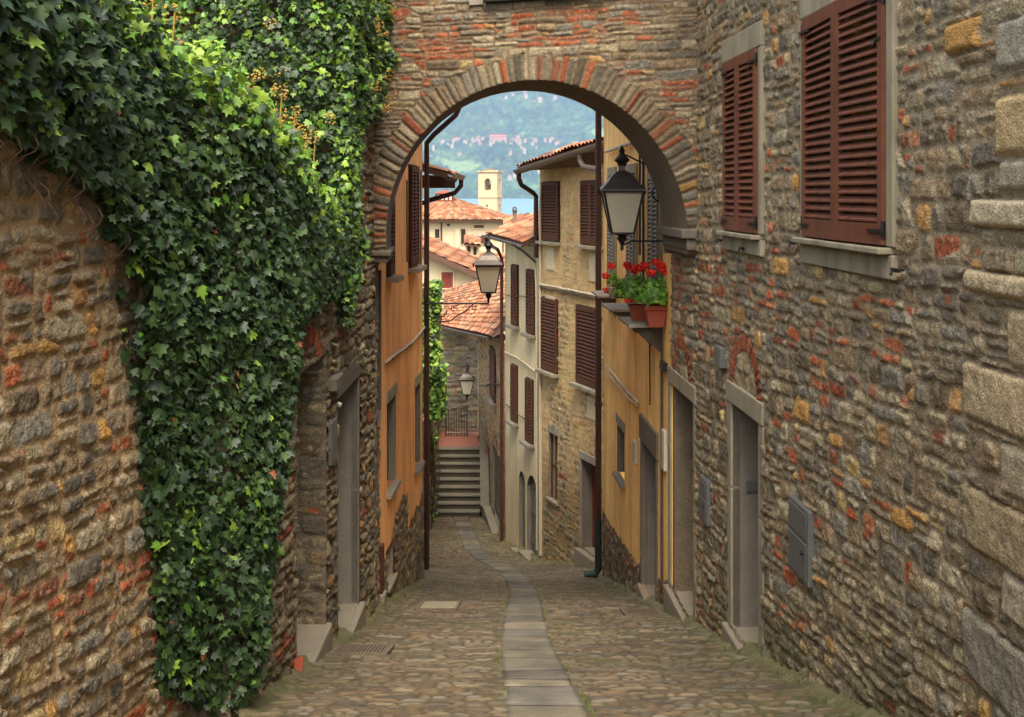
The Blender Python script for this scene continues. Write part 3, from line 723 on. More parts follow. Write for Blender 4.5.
# relieving arches of brick over the two doors
def brick_arch(fr, uc, zc, r0, r1, root, n=13, a0=20, a1=160, proud=.02, seed=0):
    r = random.Random(seed); V = []; Fs = []; C = []
    for i in range(n):
        t0 = R(a0+(a1-a0)*(i+.07)/n); t1 = R(a0+(a1-a0)*(i+.93)/n); p_ = proud+r.uniform(-.006, .008); ro = r1+r.uniform(-.02, .02)
        k = len(V); c = BRK[r.randrange(4)]*r.uniform(.6, 1.0) if r.random() < .75 else S(120, 100, 78)
        for d_ in (-.05, p_):
            for (rr, t) in ((r0, t0), (r0, t1), (ro, t1), (ro, t0)): V.append(fr.p(uc+math.cos(t)*rr, d_, zc+math.sin(t)*rr)); C.append(c)
        Fs += [(k+a, k+b, k+c_, k+e) for a, b, c_, e in ((0, 3, 2, 1), (4, 5, 6, 7), (0, 1, 5, 4), (1, 2, 6, 5), (2, 3, 7, 6), (3, 0, 4, 7))]
    o = mk('brick_arch', np.array(V), np.array(Fs), M['stone'], root, np.array(C))
    b = o.modifiers.new("b", 'BEVEL'); b.width = .008; b.segments = 2
    return o
0 and brick_arch(FR_R, (d1[0]+d1[1])/2, d1[3]-.26, .50, .72, rh, n=19, a0=32, a1=148, seed=1, proud=.035)
0 and brick_arch(FR_R, (d2[0]+d2[1])/2, d2[3]-.22, .42, .62, rh, n=16, a0=35, a1=145, seed=2, proud=.035)
# small fixtures on that wall
mb = MB(); FR_R.box(mb, FR_R.uP(728), FR_R.uP(722), .02, .08, zz(366, 11.5), zz(346, 11.5)); mb.build('junction_box', M['box'], rh, bevel=.006)
for (x, y) in ((905, 270), (748, 248), (800, 243), (886, 40), (725, 240)):
    u_ = FR_R.uP(x); Yq = FR_R.Y(u_); zq = zz(y, Yq); mb = MB()
    mb.tube([FR_R.p(u_, -.02, zq), FR_R.p(u_, .07, zq), FR_R.p(u_, .085, zq-.03)], .009, 6); FR_R.box(mb, u_-.09, u_+.03, .06, .075, zq-.01, zq+.012); mb.build('shutter_hook', M['iron'], rh)
# intercom in the first door reveal, letter box in the second
def on_reveal(fr, q, jw, w0, w1, z0, z1, th=.03):
    mb = MB(); u_ = q[1]-jw
    mb.hexa([fr.p(u_-th, -w1, z0), fr.p(u_-th, -w0, z0), fr.p(u_+.01, -w0, z0), fr.p(u_+.01, -w1, z0), fr.p(u_-th, -w1, z1), fr.p(u_-th, -w0, z1), fr.p(u_+.01, -w0, z1), fr.p(u_+.01, -w1, z1)])
    return mb
on_reveal(FR_R, d1, .16, .12, .34, -2.76, -2.66, .02).build('intercom', M['box'], rh)
on_reveal(FR_R, d2, .13, .05, .2, -3.22, -3.0, .06).build('letter_box', M['dark'], rh)
on_reveal(FR_R, d2, .13, .06, .18, -2.92, -2.76, .02).build('number_plate', M['panel'], rh)
# cap and eave, above the picture
mb = MB(); FR_R.box(mb, 0, FR_R.L, -3.0, .35, 4.2, 4.3); mb.build('eave', M['eavewood'], rh)
tile_roof('roof', FR_R.p(0, .4, 4.32), FR_R.p(FR_R.L, .4, 4.32), FR_R.p(FR_R.L, -3, 5.6), FR_R.p(0, -3, 5.6), rh, seed=4, res=4)
mb = MB(); FR_R.box(mb, 0, .1, -3, -.01, -1.0, 4.2); mb.build('side_wall', M['soffit'], rh); mb = MB(); FR_R.box(mb, FR_R.L-.1, FR_R.L, -3, -.01, -6, 4.2); mb.build('side_wall', M['soffit'], rh)

# utility doors in the wall
def utility(fr, x0, x1, yt, yb, label, cat, panel=True):
    u0, u1 = fr.uP(x1), fr.uP(x0); Yq = fr.Y((u0+u1)/2); z0, z1 = zz(yb, Yq), zz(yt, Yq)
    t = thing('utility_box', label, cat, fr.p((u0+u1)/2, 0, z0))
    mb = MB(); fr.box(mb, u0, u1, -.03, .055, z0, z1); mb.build('cabinet', M['box'], t, bevel=.008)
    if panel:
        mb = MB(); e = .03; fr.box(mb, u0+e, u1-e, .055, .064, z0+e, z0+(z1-z0)*.55); mb.build('cabinet_door', M['box'], t, bevel=.004)
        mb = MB(); fr.box(mb, u0+e, u1-e, .055, .062, z0+(z1-z0)*.6, z1-e); mb.build('meter_hatch', M['box'], t, bevel=.004)
        mb = MB(); mb.tube([fr.p(u0+.09, .06, z0+(z1-z0)*.42), fr.p(u0+.09, .085, z0+(z1-z0)*.42)], .015, 8); mb.build('lock', M['iron'], t)
    return t
utility(FR_R, 795.5, 815.5, 503, 577, 'grey blue metal meter cabinet set in the right rubble wall', 'utility box')
utility(FR_R, 704.5, 712, 478, 522, 'narrow grey metal cabinet between the two doors of the right stone house', 'utility box')

# ================================================================== ARCHWAY
ar = thing('stone_archway', 'stone and brick archway spanning the whole alley', 'archway', (0, 13.4, g(13.4)))
RAD = 1.767; uA0 = .046*FR_A.L; uA1 = .972*FR_A.L; UC = (uA0+uA1)/2; ZC = 1.267-RAD
RING = .30
fnA0 = wallfn(31, .085, .24, panel=1.1, gap=.018, warp=.02, brick=.09, ochre=.05, mul=.92, depth=.016, split=.15, mortar=S(120, 98, 74), cluster=True)
ring_f = wallfn(37, .40, .082, gap=.014, warp=.006, brick=.16, ochre=.03, depth=.022, split=0, mortar=S(116, 98, 76), cluster=False, mul=.95)
VE = np.concatenate([[-1.7], -1.7+np.cumsum(np.random.RandomState(77).uniform(.030, .062, 160))])
def fnA(u, z):
    h, c = fnA0(u, z)
    rr = np.hypot(u-UC, z-ZC); th = np.arctan2(z-ZC, u-UC)
    # voussoirs: single radial course
    th = np.where(th < -pi/2, th+2*pi, th)
    vi = np.clip(np.searchsorted(VE, th)-1, 0, len(VE)-2)
    tj_ = th+(fbm(u*7, z*7, 38)-.5)*.012
    dth = np.minimum(tj_-VE[vi], VE[vi+1]-tj_)*rr
    cid = vi
    ro = RAD+RING*(.80+.32*hsh(cid, 3))
    inn_ = (rr < ro) & (z > ZC-.25)
    e = np.minimum(np.minimum(dth-.008, ro-rr), .03)
    c2, isb = stonecol(cid*13+5, 37, .20+0*u, .03, .76)
    body = sm(0, .02, e)
    h2 = body*(.010+.014*hsh(cid, 5))+(fbm(u*26, z*26, 5)-.5)*.012
    e2 = 1-sm(.002, .012, e)
    c2 = c2*(1+(fbm(u*26, z*26, 8)-.5)*.5)[..., None]*(1-e2)[..., None]+S(118, 100, 76)*e2[..., None]
    return np.where(inn_, h2, h), np.where(inn_[..., None], c2, c)
usA = lin((0, FR_A.L+.02, .013)); zsA = lin((-1.0, 2.5, .013), (2.5, 4.2, .08))
U, Z = np.meshgrid(usA, zsA, indexing='ij'); h, c = fnA(U, Z)
rr = np.hypot(U-UC, Z-ZC)
snap = (rr < RAD) & (rr > RAD-.02) & (Z > ZC)
sc_ = np.where(snap, RAD/np.maximum(rr, 1e-3), 1); Us = UC+(U-UC)*sc_; Zs = ZC+(Z-ZC)*sc_
h = np.where(snap, 0, h)
P = np.stack([FR_A.o[0]+FR_A.t[0]*Us+FR_A.n[0]*h, FR_A.o[1]+FR_A.t[1]*Us+FR_A.n[1]*h, Zs], -1)
Uc = (U[:-1, :-1]+U[1:, 1:])/2; Zc = (Z[:-1, :-1]+Z[1:, 1:])/2; rc = np.hypot(Uc-UC, Zc-ZC)
keep = np.where(Zc > ZC, rc > RAD-.009, (np.abs(Uc-UC) > RAD))
keep &= np.where(Uc < UC, Zc > -.70, Zc > -.45)
grid_mesh('wall', P, keep, M['stone'], ar, c)
# soffit
TH = 1.4; nb = np.array((-.06, 1.0))
rs_ = np.random.RandomState(5)
th = np.linspace(-.12, pi+.15, 110); dp = np.linspace(0, TH, 26)
T_, D_ = np.meshgrid(th, dp, indexing='ij')
rj = RAD+(fbm(T_*6, D_*3, 61)-.5)*.03*np.minimum(1, D_*8)
zq = ZC+np.sin(T_)*rj; uq = UC+np.cos(T_)*rj
uq = np.where(T_ < 0, UC+rj, np.where(T_ > pi, UC-rj, uq)); zq = np.where(T_ < 0, ZC+T_*1.2, np.where(T_ > pi, ZC-(T_-pi)*1.2, zq))
P = np.stack([FR_A.o[0]+FR_A.t[0]*uq+nb[0]*D_, FR_A.o[1]+FR_A.t[1]*uq+nb[1]*D_, zq], -1)
grid_mesh('soffit', P, np.ones((109, 25), bool), M['soffit'], ar, np.ones(P.shape)*.2)
# rear face and top
mb = MB(); n = 40
prev = None
FA_R = lambda u, z: (FR_A.p(u, 0, z)[0]+nb[0]*TH, FR_A.p(u, 0, z)[1]+nb[1]*TH, z)
for i in range(n):
    t0, t1 = pi*i/n, pi*(i+1)/n
    u0, z0, u1, z1 = UC+math.cos(t0)*RAD, ZC+math.sin(t0)*RAD, UC+math.cos(t1)*RAD, ZC+math.sin(t1)*RAD
    mb.quad([FA_R(u0, z0), FA_R(u1, z1), FA_R(u1, 4.2), FA_R(u0, 4.2)])
mb.quad([FA_R(UC+RAD, -.7), FA_R(UC+RAD, 4.2), FA_R(FR_A.L+.1, 4.2), FA_R(FR_A.L+.1, -.7)])
mb.quad([FA_R(UC-RAD, -.7), FA_R(UC-RAD, 4.2), FA_R(-.2, 4.2), FA_R(-.2, -.7)])
mb.quad([FR_A.p(-.2, .05, 4.2), FR_A.p(FR_A.L+.1, .05, 4.2), FA_R(FR_A.L+.1, 4.2), FA_R(-.2, 4.2)])
mb.build('rear_wall', M['soffit'], ar)
tile_roof('roof', FR_A.p(-.3, .35, 4.22), FR_A.p(FR_A.L+.3, .35, 4.22), FR_A.p(FR_A.L+.3, -.7, 4.6), FR_A.p(-.3, -.7, 4.6), ar, seed=7, res=4)
tile_roof('roof', FR_A.p(FR_A.L+.3, -1.7, 4.22), FR_A.p(-.3, -1.7, 4.22), FR_A.p(-.3, -.7, 4.6), FR_A.p(FR_A.L+.3, -.7, 4.6), ar, seed=8, res=4)
def impost(u0, u1, zt, zb, f=.06):
    mb = MB(); zm = zt-(zt-zb)*.45
    def bx(a, b, fr_, z0, z1):
        A0, B0 = np.array(FR_A.p(a, fr_, 0)[:2]), np.array(FR_A.p(b, fr_, 0)[:2]); k = nb*(TH-.02+fr_)
        q = [A0, B0, B0+k, A0+k]; mb.hexa([(p[0], p[1], z0) for p in q]+[(p[0], p[1], z1) for p in q])
    bx(u0, u1, f, zm, zt); bx(u0+(.05 if u0 > UC else 0), u1-(0 if u0 > UC else .05), f-.04, zb, zm-.003)
    return mb.build('impost', M['impost'], ar, bevel=.015)
impost(-.02, uA0+.09, -.66, -.80)
impost(uA1-.06, FR_A.L+.02, -.375, -.60)
# window over the arch: only the stone sill reaches into view
mb = MB(); FR_A.box(mb, FR_A.uP(486), FR_A.uP(606), -.05, .10, 2.15, 2.24); mb.build('window_sill', M['dark'], ar, bevel=.006)
mb = MB(); FR_A.box(mb, FR_A.uP(608), FR_A.uP(621), -.05, .04, 2.13, 3.6); FR_A.box(mb, FR_A.uP(470), FR_A.uP(484), -.05, .04, 2.13, 3.6); FR_A.box(mb, FR_A.uP(470), FR_A.uP(621), -.05, .05, 3.6, 3.75)
mb.build('window_frame', M['dressed'], ar, bevel=.008)
mb = MB(); FR_A.box(mb, FR_A.uP(484)+.003, FR_A.uP(608)-.003, .02, .03, 2.245, 3.598); mb.build('window_pane', M['dark'], ar)

# ================================================================== LEFT WALLS
nl = thing('boundary_wall', 'tall rubble and brick boundary wall nearest the camera on the left', 'wall', (-2.3, 5, g(5)))
def nl_top(u): return np.interp(FR_NL.o[1]+FR_NL.t[1]*u, [-2, 3, 6.3, 7.4], [2.4, 1.5, .85, .6])
fnNL = wallfn(53, .14, .25, gap=.034, panel=.65, warp=.02, brick=.10, ochre=.09, depth=.022, mul=1.1, rr=.6, vfn=rowfollow(FR_NL, 4.0, .8), split=.3, mortar=S(166, 138, 98))
usN = lin((0, FR_NL.uY(3.6), .1), (FR_NL.uY(3.6), FR_NL.L, .0115)); zsN = lin((-3.5, 1.2, .0105), (1.2, 2.6, .1))
def batter(fn, fr):
    def f(u, z):
        h, c = fn(u, z); return h+np.maximum(0, .055*(-z))+(fbm(u*.7, z*.7, 9)-.5)*.09, c
    return f
relief('wall', FR_NL, usN, zsN, batter(fnNL, FR_NL), nl, lo=lambda u: G(FR_NL.o[1]+FR_NL.t[1]*u)-.15, hi=nl_top)
mb = MB()
for a_ in range(9):
    u0, u1 = a_*FR_NL.L/9, (a_+1)*FR_NL.L/9
    FR_NL.box(mb, u0, u1, -.45, .0, float(nl_top(u0))-.1, float(nl_top(u0)), float(nl_top(u1))-.1, float(nl_top(u1)))
FR_NL.box(mb, 0, FR_NL.L, -.45, -.4, -4, .8); mb.build('coping', M['soffit'], nl)

lw = thing('garden_wall', 'ivy clad stone wall with two dark doorways left of the alley', 'wall', (-1.8, 11, g(11)))
LL = FR_L
def l_top(u): return np.interp(LL.o[1]+LL.t[1]*u, [7.35, 8, 9.5, 11.4, 11.41, 14], [.55, .35, .0, -.35, 4.2, 4.2])
dL1 = (LL.uP(293), LL.uP(323), -3.80, -1.32)
dL2 = (LL.uP(334.5), LL.uP(358.5), -4.36, -1.70)
fnL = wallfn(71, .12, .28, arches=(((dL1[0]+dL1[1])/2, dL1[3]-.45, .50, .70, 21),), gap=.024, panel=.8, warp=.034, brick=.04, ochre=.04, depth=.028, vfn=rowfollow(LL, 4.0, .6), split=.35, mortar=S(112, 96, 74), mul=.88)
usL = lin((0, LL.L, .015)); zsL = lin((-5.1, 2.3, .0135), (2.3, 4.2, .1))
relief('wall', LL, usL, zsL, fnL, lw, holes=[(dL1[0], dL1[1], dL1[2], dL1[3]-.1), (dL2[0]+.05, dL2[1]-.05, dL2[2], dL2[3]-.1)],
       lo=lambda u: G(LL.o[1]+LL.t[1]*u)-.15, hi=l_top, moss=.5)
# arched doorway without frame
fr = LL
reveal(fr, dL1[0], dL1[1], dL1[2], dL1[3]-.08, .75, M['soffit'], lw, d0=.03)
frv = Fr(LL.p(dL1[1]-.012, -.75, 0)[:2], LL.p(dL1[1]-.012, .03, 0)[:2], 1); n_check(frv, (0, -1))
relief('reveal_stones', frv, lin((0, frv.L, .014)), lin((dL1[2], dL1[3]-.08, .014)), wallfn(73, .14, .30, gap=.03, warp=.03, brick=.01, ochre=0, depth=.010, mortar=S(102, 92, 76), mul=.66), lw)  # stone and mortar colours darkened to paint in the shade of the recess
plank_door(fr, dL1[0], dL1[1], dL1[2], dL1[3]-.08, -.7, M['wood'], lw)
0 and brick_arch(fr, (dL1[0]+dL1[1])/2, dL1[3]-.55, .58, .8, lw, n=17, a0=28, a1=152, seed=5, proud=.03)
mb = MB(); fr.box(mb, dL1[0]-.02, dL1[1]+.05, -.75, .08, g(11)-.2, dL1[2]); mb.build('threshold', M['threshold'], lw, bevel=.02)
doorway(fr, *dL2, lw, jw=.10, lh=.23, depth=.5, fm='impost', split=(.5,), thr=.08, lov=.04, rev='reveal', thr_m='threshold')
# passage wall below the arch
fnP = wallfn(81, .12, .2, gap=.02, warp=.03, brick=.06, depth=.022, mortar=S(104, 90, 70), mul=.85)
relief('passage_wall', FR_LP, lin((0, FR_LP.L, .02)), lin((-5.5, 4.1, .02)), fnP, lw, lo=lambda u: G(FR_LP.o[1]+FR_LP.t[1]*u)-.15)
# tall wall facing the camera behind the garden (under the dark ivy)
FR_T = Fr((-7.5, 11.42), (-1.665, 11.42), 1); n_check(FR_T, (0, -1))
fnT = wallfn(87, .12, .2, gap=.02, warp=.03, brick=.1, depth=.025, mul=.8)
relief('gable_wall', FR_T, lin((0, FR_T.L, .04)), lin((-1.6, 4.2, .04)), fnT, lw)
mb = MB(); mb.box(-7.5, -1.6, 11.43, 15.3, 4.2, 4.3); mb.box(-7.5, -7.4, 11.43, 15.3, -5, 4.2); mb.box(-7.4, -1.75, 15.25, 15.34, -5.5, 4.2); mb.build('roof_slab', M['eavewood'], lw)
mb = MB(); LL.box(mb, 0, LL.uY(11.4), -.4, -.36, -3.5, .0, -5, -.8)
for a_ in range(6):
    u0, u1 = a_*LL.uY(11.38)/6, (a_+1)*LL.uY(11.38)/6
    LL.box(mb, u0, u1, -.4, .0, float(l_top(u0))-.08, float(l_top(u0))-.01, float(l_top(u1))-.08, float(l_top(u1))-.01)
mb.build('coping', M['soffit'], lw)
mb = MB(); mb.box(-2.35, -1.72, 7.33, 7.4, -3.5, .5); mb.build('wall_return', M['soffit'], lw)
# small fixtures on that wall
def fixbox(fr, x0, x1, yt, yb, m, root, name, th=.06):
    u0, u1 = sorted((fr.uP(x0), fr.uP(x1))); Yq = fr.Y((u0+u1)/2); mb = MB(); fr.box(mb, u0, u1, .0, th, zz(yb, Yq), zz(yt, Yq)); return mb.build(name, M[m], root, bevel=.006)
fixbox(LL, 326, 332, 420, 462, 'box', lw, 'house_sign', .05)
fixbox(LL, 326, 333, 376, 388, 'impost', lw, 'stone_bracket', .10)
mb = MB(); u_ = LL.uP(336); mb.tube([LL.p(u_, .0, zz(392, 12)), LL.p(u_, .05, zz(394, 12))], .025, 10); mb.build('door_light', M['panel'], lw)
fixbox(LL, 359, 362, 410, 470, 'impost', lw, 'vertical_slot', .015)
# garden ground behind the wall
Xg, Yg = np.meshgrid(np.linspace(-9, 0, 30), np.linspace(-2, 11.4, 40), indexing='ij'); 
Xg = np.interp(Xg, [-9, 0], [-9, -2.05]); Zg = np.interp(Yg, [-2, 3, 6.3, 9.5, 11.4], [2.1, 1.25, .55, -.25, -.6])+(fbm(Xg*2, Yg*2, 3)-.5)*.15
struct(grid_mesh('garden_ground', np.stack([Xg, Yg, Zg], -1), np.ones((29, 39), bool), M['cobble'], None, np.ones(Xg.shape+(3,))*S(60, 58, 36)))

# ================================================================== ORANGE HOUSE (left)
oh = thing('orange_house', 'orange plastered house on the left just beyond the archway', 'house', (-1.6, 17.5, g(17.5)))
fo = FR_LO
w1 = (fo.uP(387), fo.uP(396), zz(489, 16.4), zz(400, 16.4)); w2 = (fo.uP(415), fo.uP(420.5), zz(471, 19), zz(388, 19))
w3 = (fo.uP(408.5), fo.uP(416), zz(268, 18), zz(165, 18)); cw = (fo.uP(386), fo.uP(392.5), zz(583, 16.2), zz(548, 16.2))
W4 = (fo.uP(387), fo.uP(394), zz(276, 16.2), zz(150, 16.2))
top = 1.62
sheet('wall', fo, 0, fo.L, -7.2, top, M['orange'], oh, holes=[w1, w2, cw])
mb = MB(); mb.quad([fo.p(fo.L, 0, -7.2), fo.p(fo.L, -3, -7.2), fo.p(fo.L, -3, top), fo.p(fo.L, 0, top)]); mb.quad([fo.p(0, 0, -7.2), fo.p(0, -3, -7.2), fo.p(0, -3, top), fo.p(0, 0, top)]); mb.build('side_wall', M['orange'], oh)
def plain_window(fr, q, root, depth=.14, sill='threshold', head='dressed_grey', hh=.16, m='dark', shut=None):
    a, b, z0, z1 = q; o = reveal(fr, a, b, z0, z1, depth, M['reveal'], root, name='window')
    mb = MB(); fr.box(mb, a, b, -depth-.02, -depth, z0, z1); mb.build('pane', M[m], o)
    mb = MB(); mid = (a+b)/2; fr.box(mb, mid-.02, mid+.02, -depth, -depth+.03, z0, z1); fr.box(mb, a, b, -depth, -depth+.028, (z0+z1)/2-.015, (z0+z1)/2+.015)
    fr.box(mb, a, a+.04, -depth, -depth+.032, z0, z1); fr.box(mb, b-.04, b, -depth, -depth+.032, z0, z1); mb.build('frame', M['shutter_dark'], o)
    if sill: mb = MB(); fr.box(mb, a-.05, b+.05, -.04, .07, z0-.06, z0); mb.build('sill', M[sill], o, bevel=.008)
    if head: mb = MB(); fr.box(mb, a-.06, b+.06, -.04, .012, z1+.002, z1+hh); mb.build('lintel', M[head], o)
    return o
plain_window(fo, w1, oh); plain_window(fo, w2, oh); plain_window(fo, cw, oh, head=None)
def shutters_flat(fr, q, root, m='shutter_dark', sill=True, n=2, d=.02, hinges=False, nsl=None, sm_='dressed_grey'):
    a, b, z0, z1 = q; w = (b-a)/n
    for i in range(n): shutter_leaf(fr, a+i*w+.004, a+(i+1)*w-.004, z0, z1, d, M[m], root, ang=0, hinge_u=(a+.004 if i == 0 else b-.004) if n > 1 else None, hinges=hinges, nsl=nsl)
    mb = MB(); fr.box(mb, a-.03, b+.03, -.01, d-.004, z0-.02, z1+.02); mb.build('window_recess', M['dark'], root)
    if sill: mb = MB(); fr.box(mb, a-.08, b+.08, -.01, .17, z0-.09, z0-.022); mb.build('window_sill', M[sm_], root, bevel=.006)
shutters_flat(fo, w3, oh)
# pilaster like bracket sill at the near window
shutters_flat(fo, (fo.uP(386.5), fo.uP(391), zz(276, 16.0), zz(200, 16.0)), oh)
# stone footing
def footing(fr, top_fn, root, seed, holes=(), mul=.85, u0=0, u1=None, base=.004):
    f = wallfn(seed, .13, .2, gap=.02, warp=.03, brick=.05, depth=.024, mortar=S(116, 98, 76), mul=mul)
    Y0, Y1 = fr.Y(0), fr.Y(fr.L)
    relief('stone_footing', fr, lin((u0, u1 or fr.L, .024)), lin((g(max(Y0, Y1))-.2, g(min(Y0, Y1))+2.2, .024)), f, root, holes=holes,
           lo=lambda u: G(fr.o[1]+fr.t[1]*u)-.15, hi=top_fn, base=base, moss=.5)
footing(fo, lambda u: np.interp(fo.o[1]+fo.t[1]*u, [15.3, 15.7, 16.3, 17.4, 18.0, 18.05, 19.0, 19.95], [-5.1, -4.95, -4.75, -4.4, -4.45, -5.1, -5.0, -4.95])+(fbm(u*4, u*0, 4)-.5)*.25, oh, 91, holes=[cw])
# eave and gutter
eo = .58
mb = MB(); fo.box(mb, -.1, fo.L+.12, -3, eo, top, top+.07); 
for k in range(9): uu = k*fo.L/8; fo.box(mb, uu-.05, uu+.05, -.01, eo-.03, top-.11, top-.002)
mb.build('eave', M['eavewood'], oh)
tile_roof('roof', fo.p(-.1, eo+.05, top+.1), fo.p(fo.L+.15, eo+.05, top+.1), fo.p(fo.L+.15, -3, top+1.3), fo.p(-.1, -3, top+1.3), oh, seed=12, res=5)
gutter(fo.p(-.1, eo+.06, top+.08), fo.p(fo.L+.2, eo+.06, top+.08), .075, 'gutter', oh)
pw = fo.p(fo.L+.02, .07, zz(143, 20)); pe = fo.p(fo.L+.02, .07, g(19.95)+.1)
swan(fo.p(fo.L+.05, eo+.06, top-.0), pw, pe[2], .045, 'pipe', oh)
mb = MB(); mb.tube([fo.p(fo.L+.02, .07, g(20)-.05), fo.p(fo.L+.02, .07, g(20)+.22)], .075, 10); mb.build('pipe_foot', M['threshold'], oh)
# corner plank, cables
mb = MB(); fo.box(mb, -.0, .16, .01, .06, g(15.3), zz(545, 15.4)); mb.build('corner_board', M['pipe_red'], oh, bevel=.01)
mb = MB(); fo.box(mb, -.02, .18, .0, .09, g(15.3)-.1, g(15.3)+.14); mb.build('corner_foot', M['threshold'], oh, bevel=.02)
def cable(fr, pts, r, m, root, name='cable', d=.03, jit=.006):
    mb = MB(); P = []
    for i in range(len(pts)-1):
        (x0, y0), (x1, y1) = pts[i], pts[i+1]; n = 8
        for k in range(n+(i == len(pts)-2)):
            t = k/n; x = x0+(x1-x0)*t; y = y0+(y1-y0)*t; u_ = fr.uP(x); P.append(fr.p(u_, d+rnd.uniform(-1, 1)*jit, zz(y, fr.Y(u_))+rnd.uniform(-1, 1)*jit))
    mb.tube(P, r, 6); return mb.build(name, M[m], root)
cable(fo, [(384, 361), (396, 352), (410, 342), (424, 325)], .022, 'cable', oh, d=.04)
cable(fo, [(384, 364), (396, 354.5), (410, 344.5), (424, 328)], .014, 'cable_dark', oh, d=.03)
cable(fo, [(405, 180), (405, 262)], .013, 'cable_dark', oh, jit=.002); cable(fo, [(419, 170), (419, 268)], .013, 'cable_dark', oh, jit=.002)
cable(FR_LP, [(376, 270), (376, 410), (374, 428)], .02, 'cable_dark', lw, d=.05, jit=.002)

# second house beyond on the left: only its eave and roof show
sh = thing('eaves_house', 'house with low tiled eaves and grey gutter peeping behind the orange house', 'house', (-2, 22.5, g(22.5)))
f2 = Fr((-1.95, 20.6), (-1.95, 24.2), 1); n_check(f2, (1, 0)); t2 = zz(182, 24)
mb = MB(); mb.quad([f2.p(0, 0, -8), f2.p(f2.L, 0, -8), f2.p(f2.L, 0, t2), f2.p(0, 0, t2)]); mb.quad([f2.p(f2.L, 0, -8), f2.p(f2.L, -3, -8), f2.p(f2.L, -3, t2), f2.p(f2.L, 0, t2)]); mb.quad([f2.p(0, 0, -8), f2.p(0, -3, -8), f2.p(0, -3, t2), f2.p(0, 0, t2)])
mb.build('wall', M['cream'], sh)
mb = MB(); f2.box(mb, -.2, f2.L+.2, -3, .82, t2+.0, t2+.08)
for k in range(8): uu = k*f2.L/7; f2.box(mb, uu-.05, uu+.05, 0, .8, t2-.12, t2-.002)
mb.build('eave', M['eavewood'], sh)
tile_roof('roof', f2.p(-.3, .86, t2+.12), f2.p(f2.L+.2, .86, t2+.12), f2.p(f2.L+.2, -2.5, t2+1.1), f2.p(-.3, -2.5, t2+1.1), sh, seed=15, res=5)
gutter(f2.p(-.3, .92, t2+.12), f2.p(f2.L+.25, .92, t2+.12), .08, 'gutter', sh)
swan(f2.p(f2.L+.1, .92, t2+.05), f2.p(f2.L-.05, .08, zz(205, 24)), -8, .05, 'pipe', sh)

# ================================================================== OCHRE HOUSE (right)
yh = thing('ochre_house', 'yellow ochre plastered house on the right beyond the archway', 'house', (1.8, 17.5, g(17.5)))
fy = FR_RO; ytop = 1.75
def yw(x0, x1, z0, z1): a, b = sorted((fy.uP(x0), fy.uP(x1))); return (a, b, z0, z1)
wa = yw(651, 661, -1.62, .30); wb = yw(629.5, 637, -1.62, .30); wc = yw(610, 616, -1.62, .30)
yd = yw(641.5, 658, -5.40, -3.05); yl = yw(617, 624.5, zz(478, 18.8), zz(428, 18.8))
sheet('wall', fy, 0, fy.L, -7.4, ytop, M['yellow'], yh, holes=[inn(yd, .04), yl])
for uu in (fy.L, 0): mb = MB(); mb.quad([fy.p(uu, 0, -7.4), fy.p(uu, -3, -7.4), fy.p(uu, -3, ytop), fy.p(uu, 0, ytop)]); mb.build('side_wall', M['yellow'], yh)
plain_window(fy, yl, yh)
doorway(fy, *yd, yh, jw=.10, lh=.34, depth=.3, fm='impost', dm='wood', split=(.2, .4, .6, .8), thr=.07, lov=.05)
for q, nm in ((wa, 'a'), (wb, 'b'), (wc, 'c')):
    a, b, z0, z1 = q; mb = MB(); fw = .12
    fy.box(mb, a-fw, a, -.01, .035, z0, z1+.14); fy.box(mb, b, b+fw, -.01, .035, z0, z1+.14); fy.box(mb, a, b, -.01, .036, z1, z1+.14)
    o = mb.build('window_frame', M['dressed_grey'], yh, bevel=.006)
    mb = MB(); fy.box(mb, a, b, .0, .012, z0, z1); mb.build('pane', M['dark'], o)
    shutter_leaf(fy, a+.01, (a+b)/2-.01, z0+.03, z1-.02, .016, M['shutter_grey'], yh, hinges=False)
    shutter_leaf(fy, (a+b)/2+.01, b-.01, z0+.03, z1-.02, .016, M['shutter_grey'], yh, hinges=False)
for q, dd in ((wa, .42), (wb, .40), (wc, .30)):
    a, b, z0, z1 = q; mb = MB(); fy.box(mb, a-.12, b+.12, .0, dd, z0-.05, z0-.01); o = mb.build('flower_ledge', M['dressed'], yh, bevel=.008)
    for uu in (a+.05, b-.05):
        mb = MB(); mb.add([fy.p(uu-.03, .0, z0-.075), fy.p(uu-.03, dd-.1, z0-.075), fy.p(uu-.03, .0, z0-.38), fy.p(uu+.03, .0, z0-.075), fy.p(uu+.03, dd-.1, z0-.075), fy.p(uu+.03, .0, z0-.38)],
                          [(0, 1, 2), (3, 5, 4), (0, 3, 4, 1), (1, 4, 5, 2), (2, 5, 3, 0)]); mb.build('ledge_bracket', M['impost'], o)
footing(fy, lambda u: np.interp(fy.o[1]+fy.t[1]*u, [14.3, 15.4, 17.2, 20.3, 21], [-4.62, -4.95, -5.27, -5.50, -5.55])+(fbm(u*4, u*0, 6)-.5)*.1, yh, 93, holes=[yd])
eo2 = .25
mb = MB(); fy.box(mb, -.05, fy.L+.1, -3, eo2, ytop, ytop+.07); mb.build('eave', M['dressed'], yh)
tile_roof('roof', fy.p(-.05, eo2+.05, ytop+.1), fy.p(fy.L+.15, eo2+.05, ytop+.1), fy.p(fy.L+.15, -3, ytop+1.2), fy.p(-.05, -3, ytop+1.2), yh, seed=17, res=5)
gutter(fy.p(-.05, eo2+.09, ytop+.1), fy.p(fy.L+.2, eo2+.09, ytop+.1), .07, 'gutter', yh)
zc_ = g(21)+1.0
mb = MB(); mb.tube([fy.p(fy.L+.02, .09, ytop), fy.p(fy.L+.02, .09, zc_)], .056, 12)
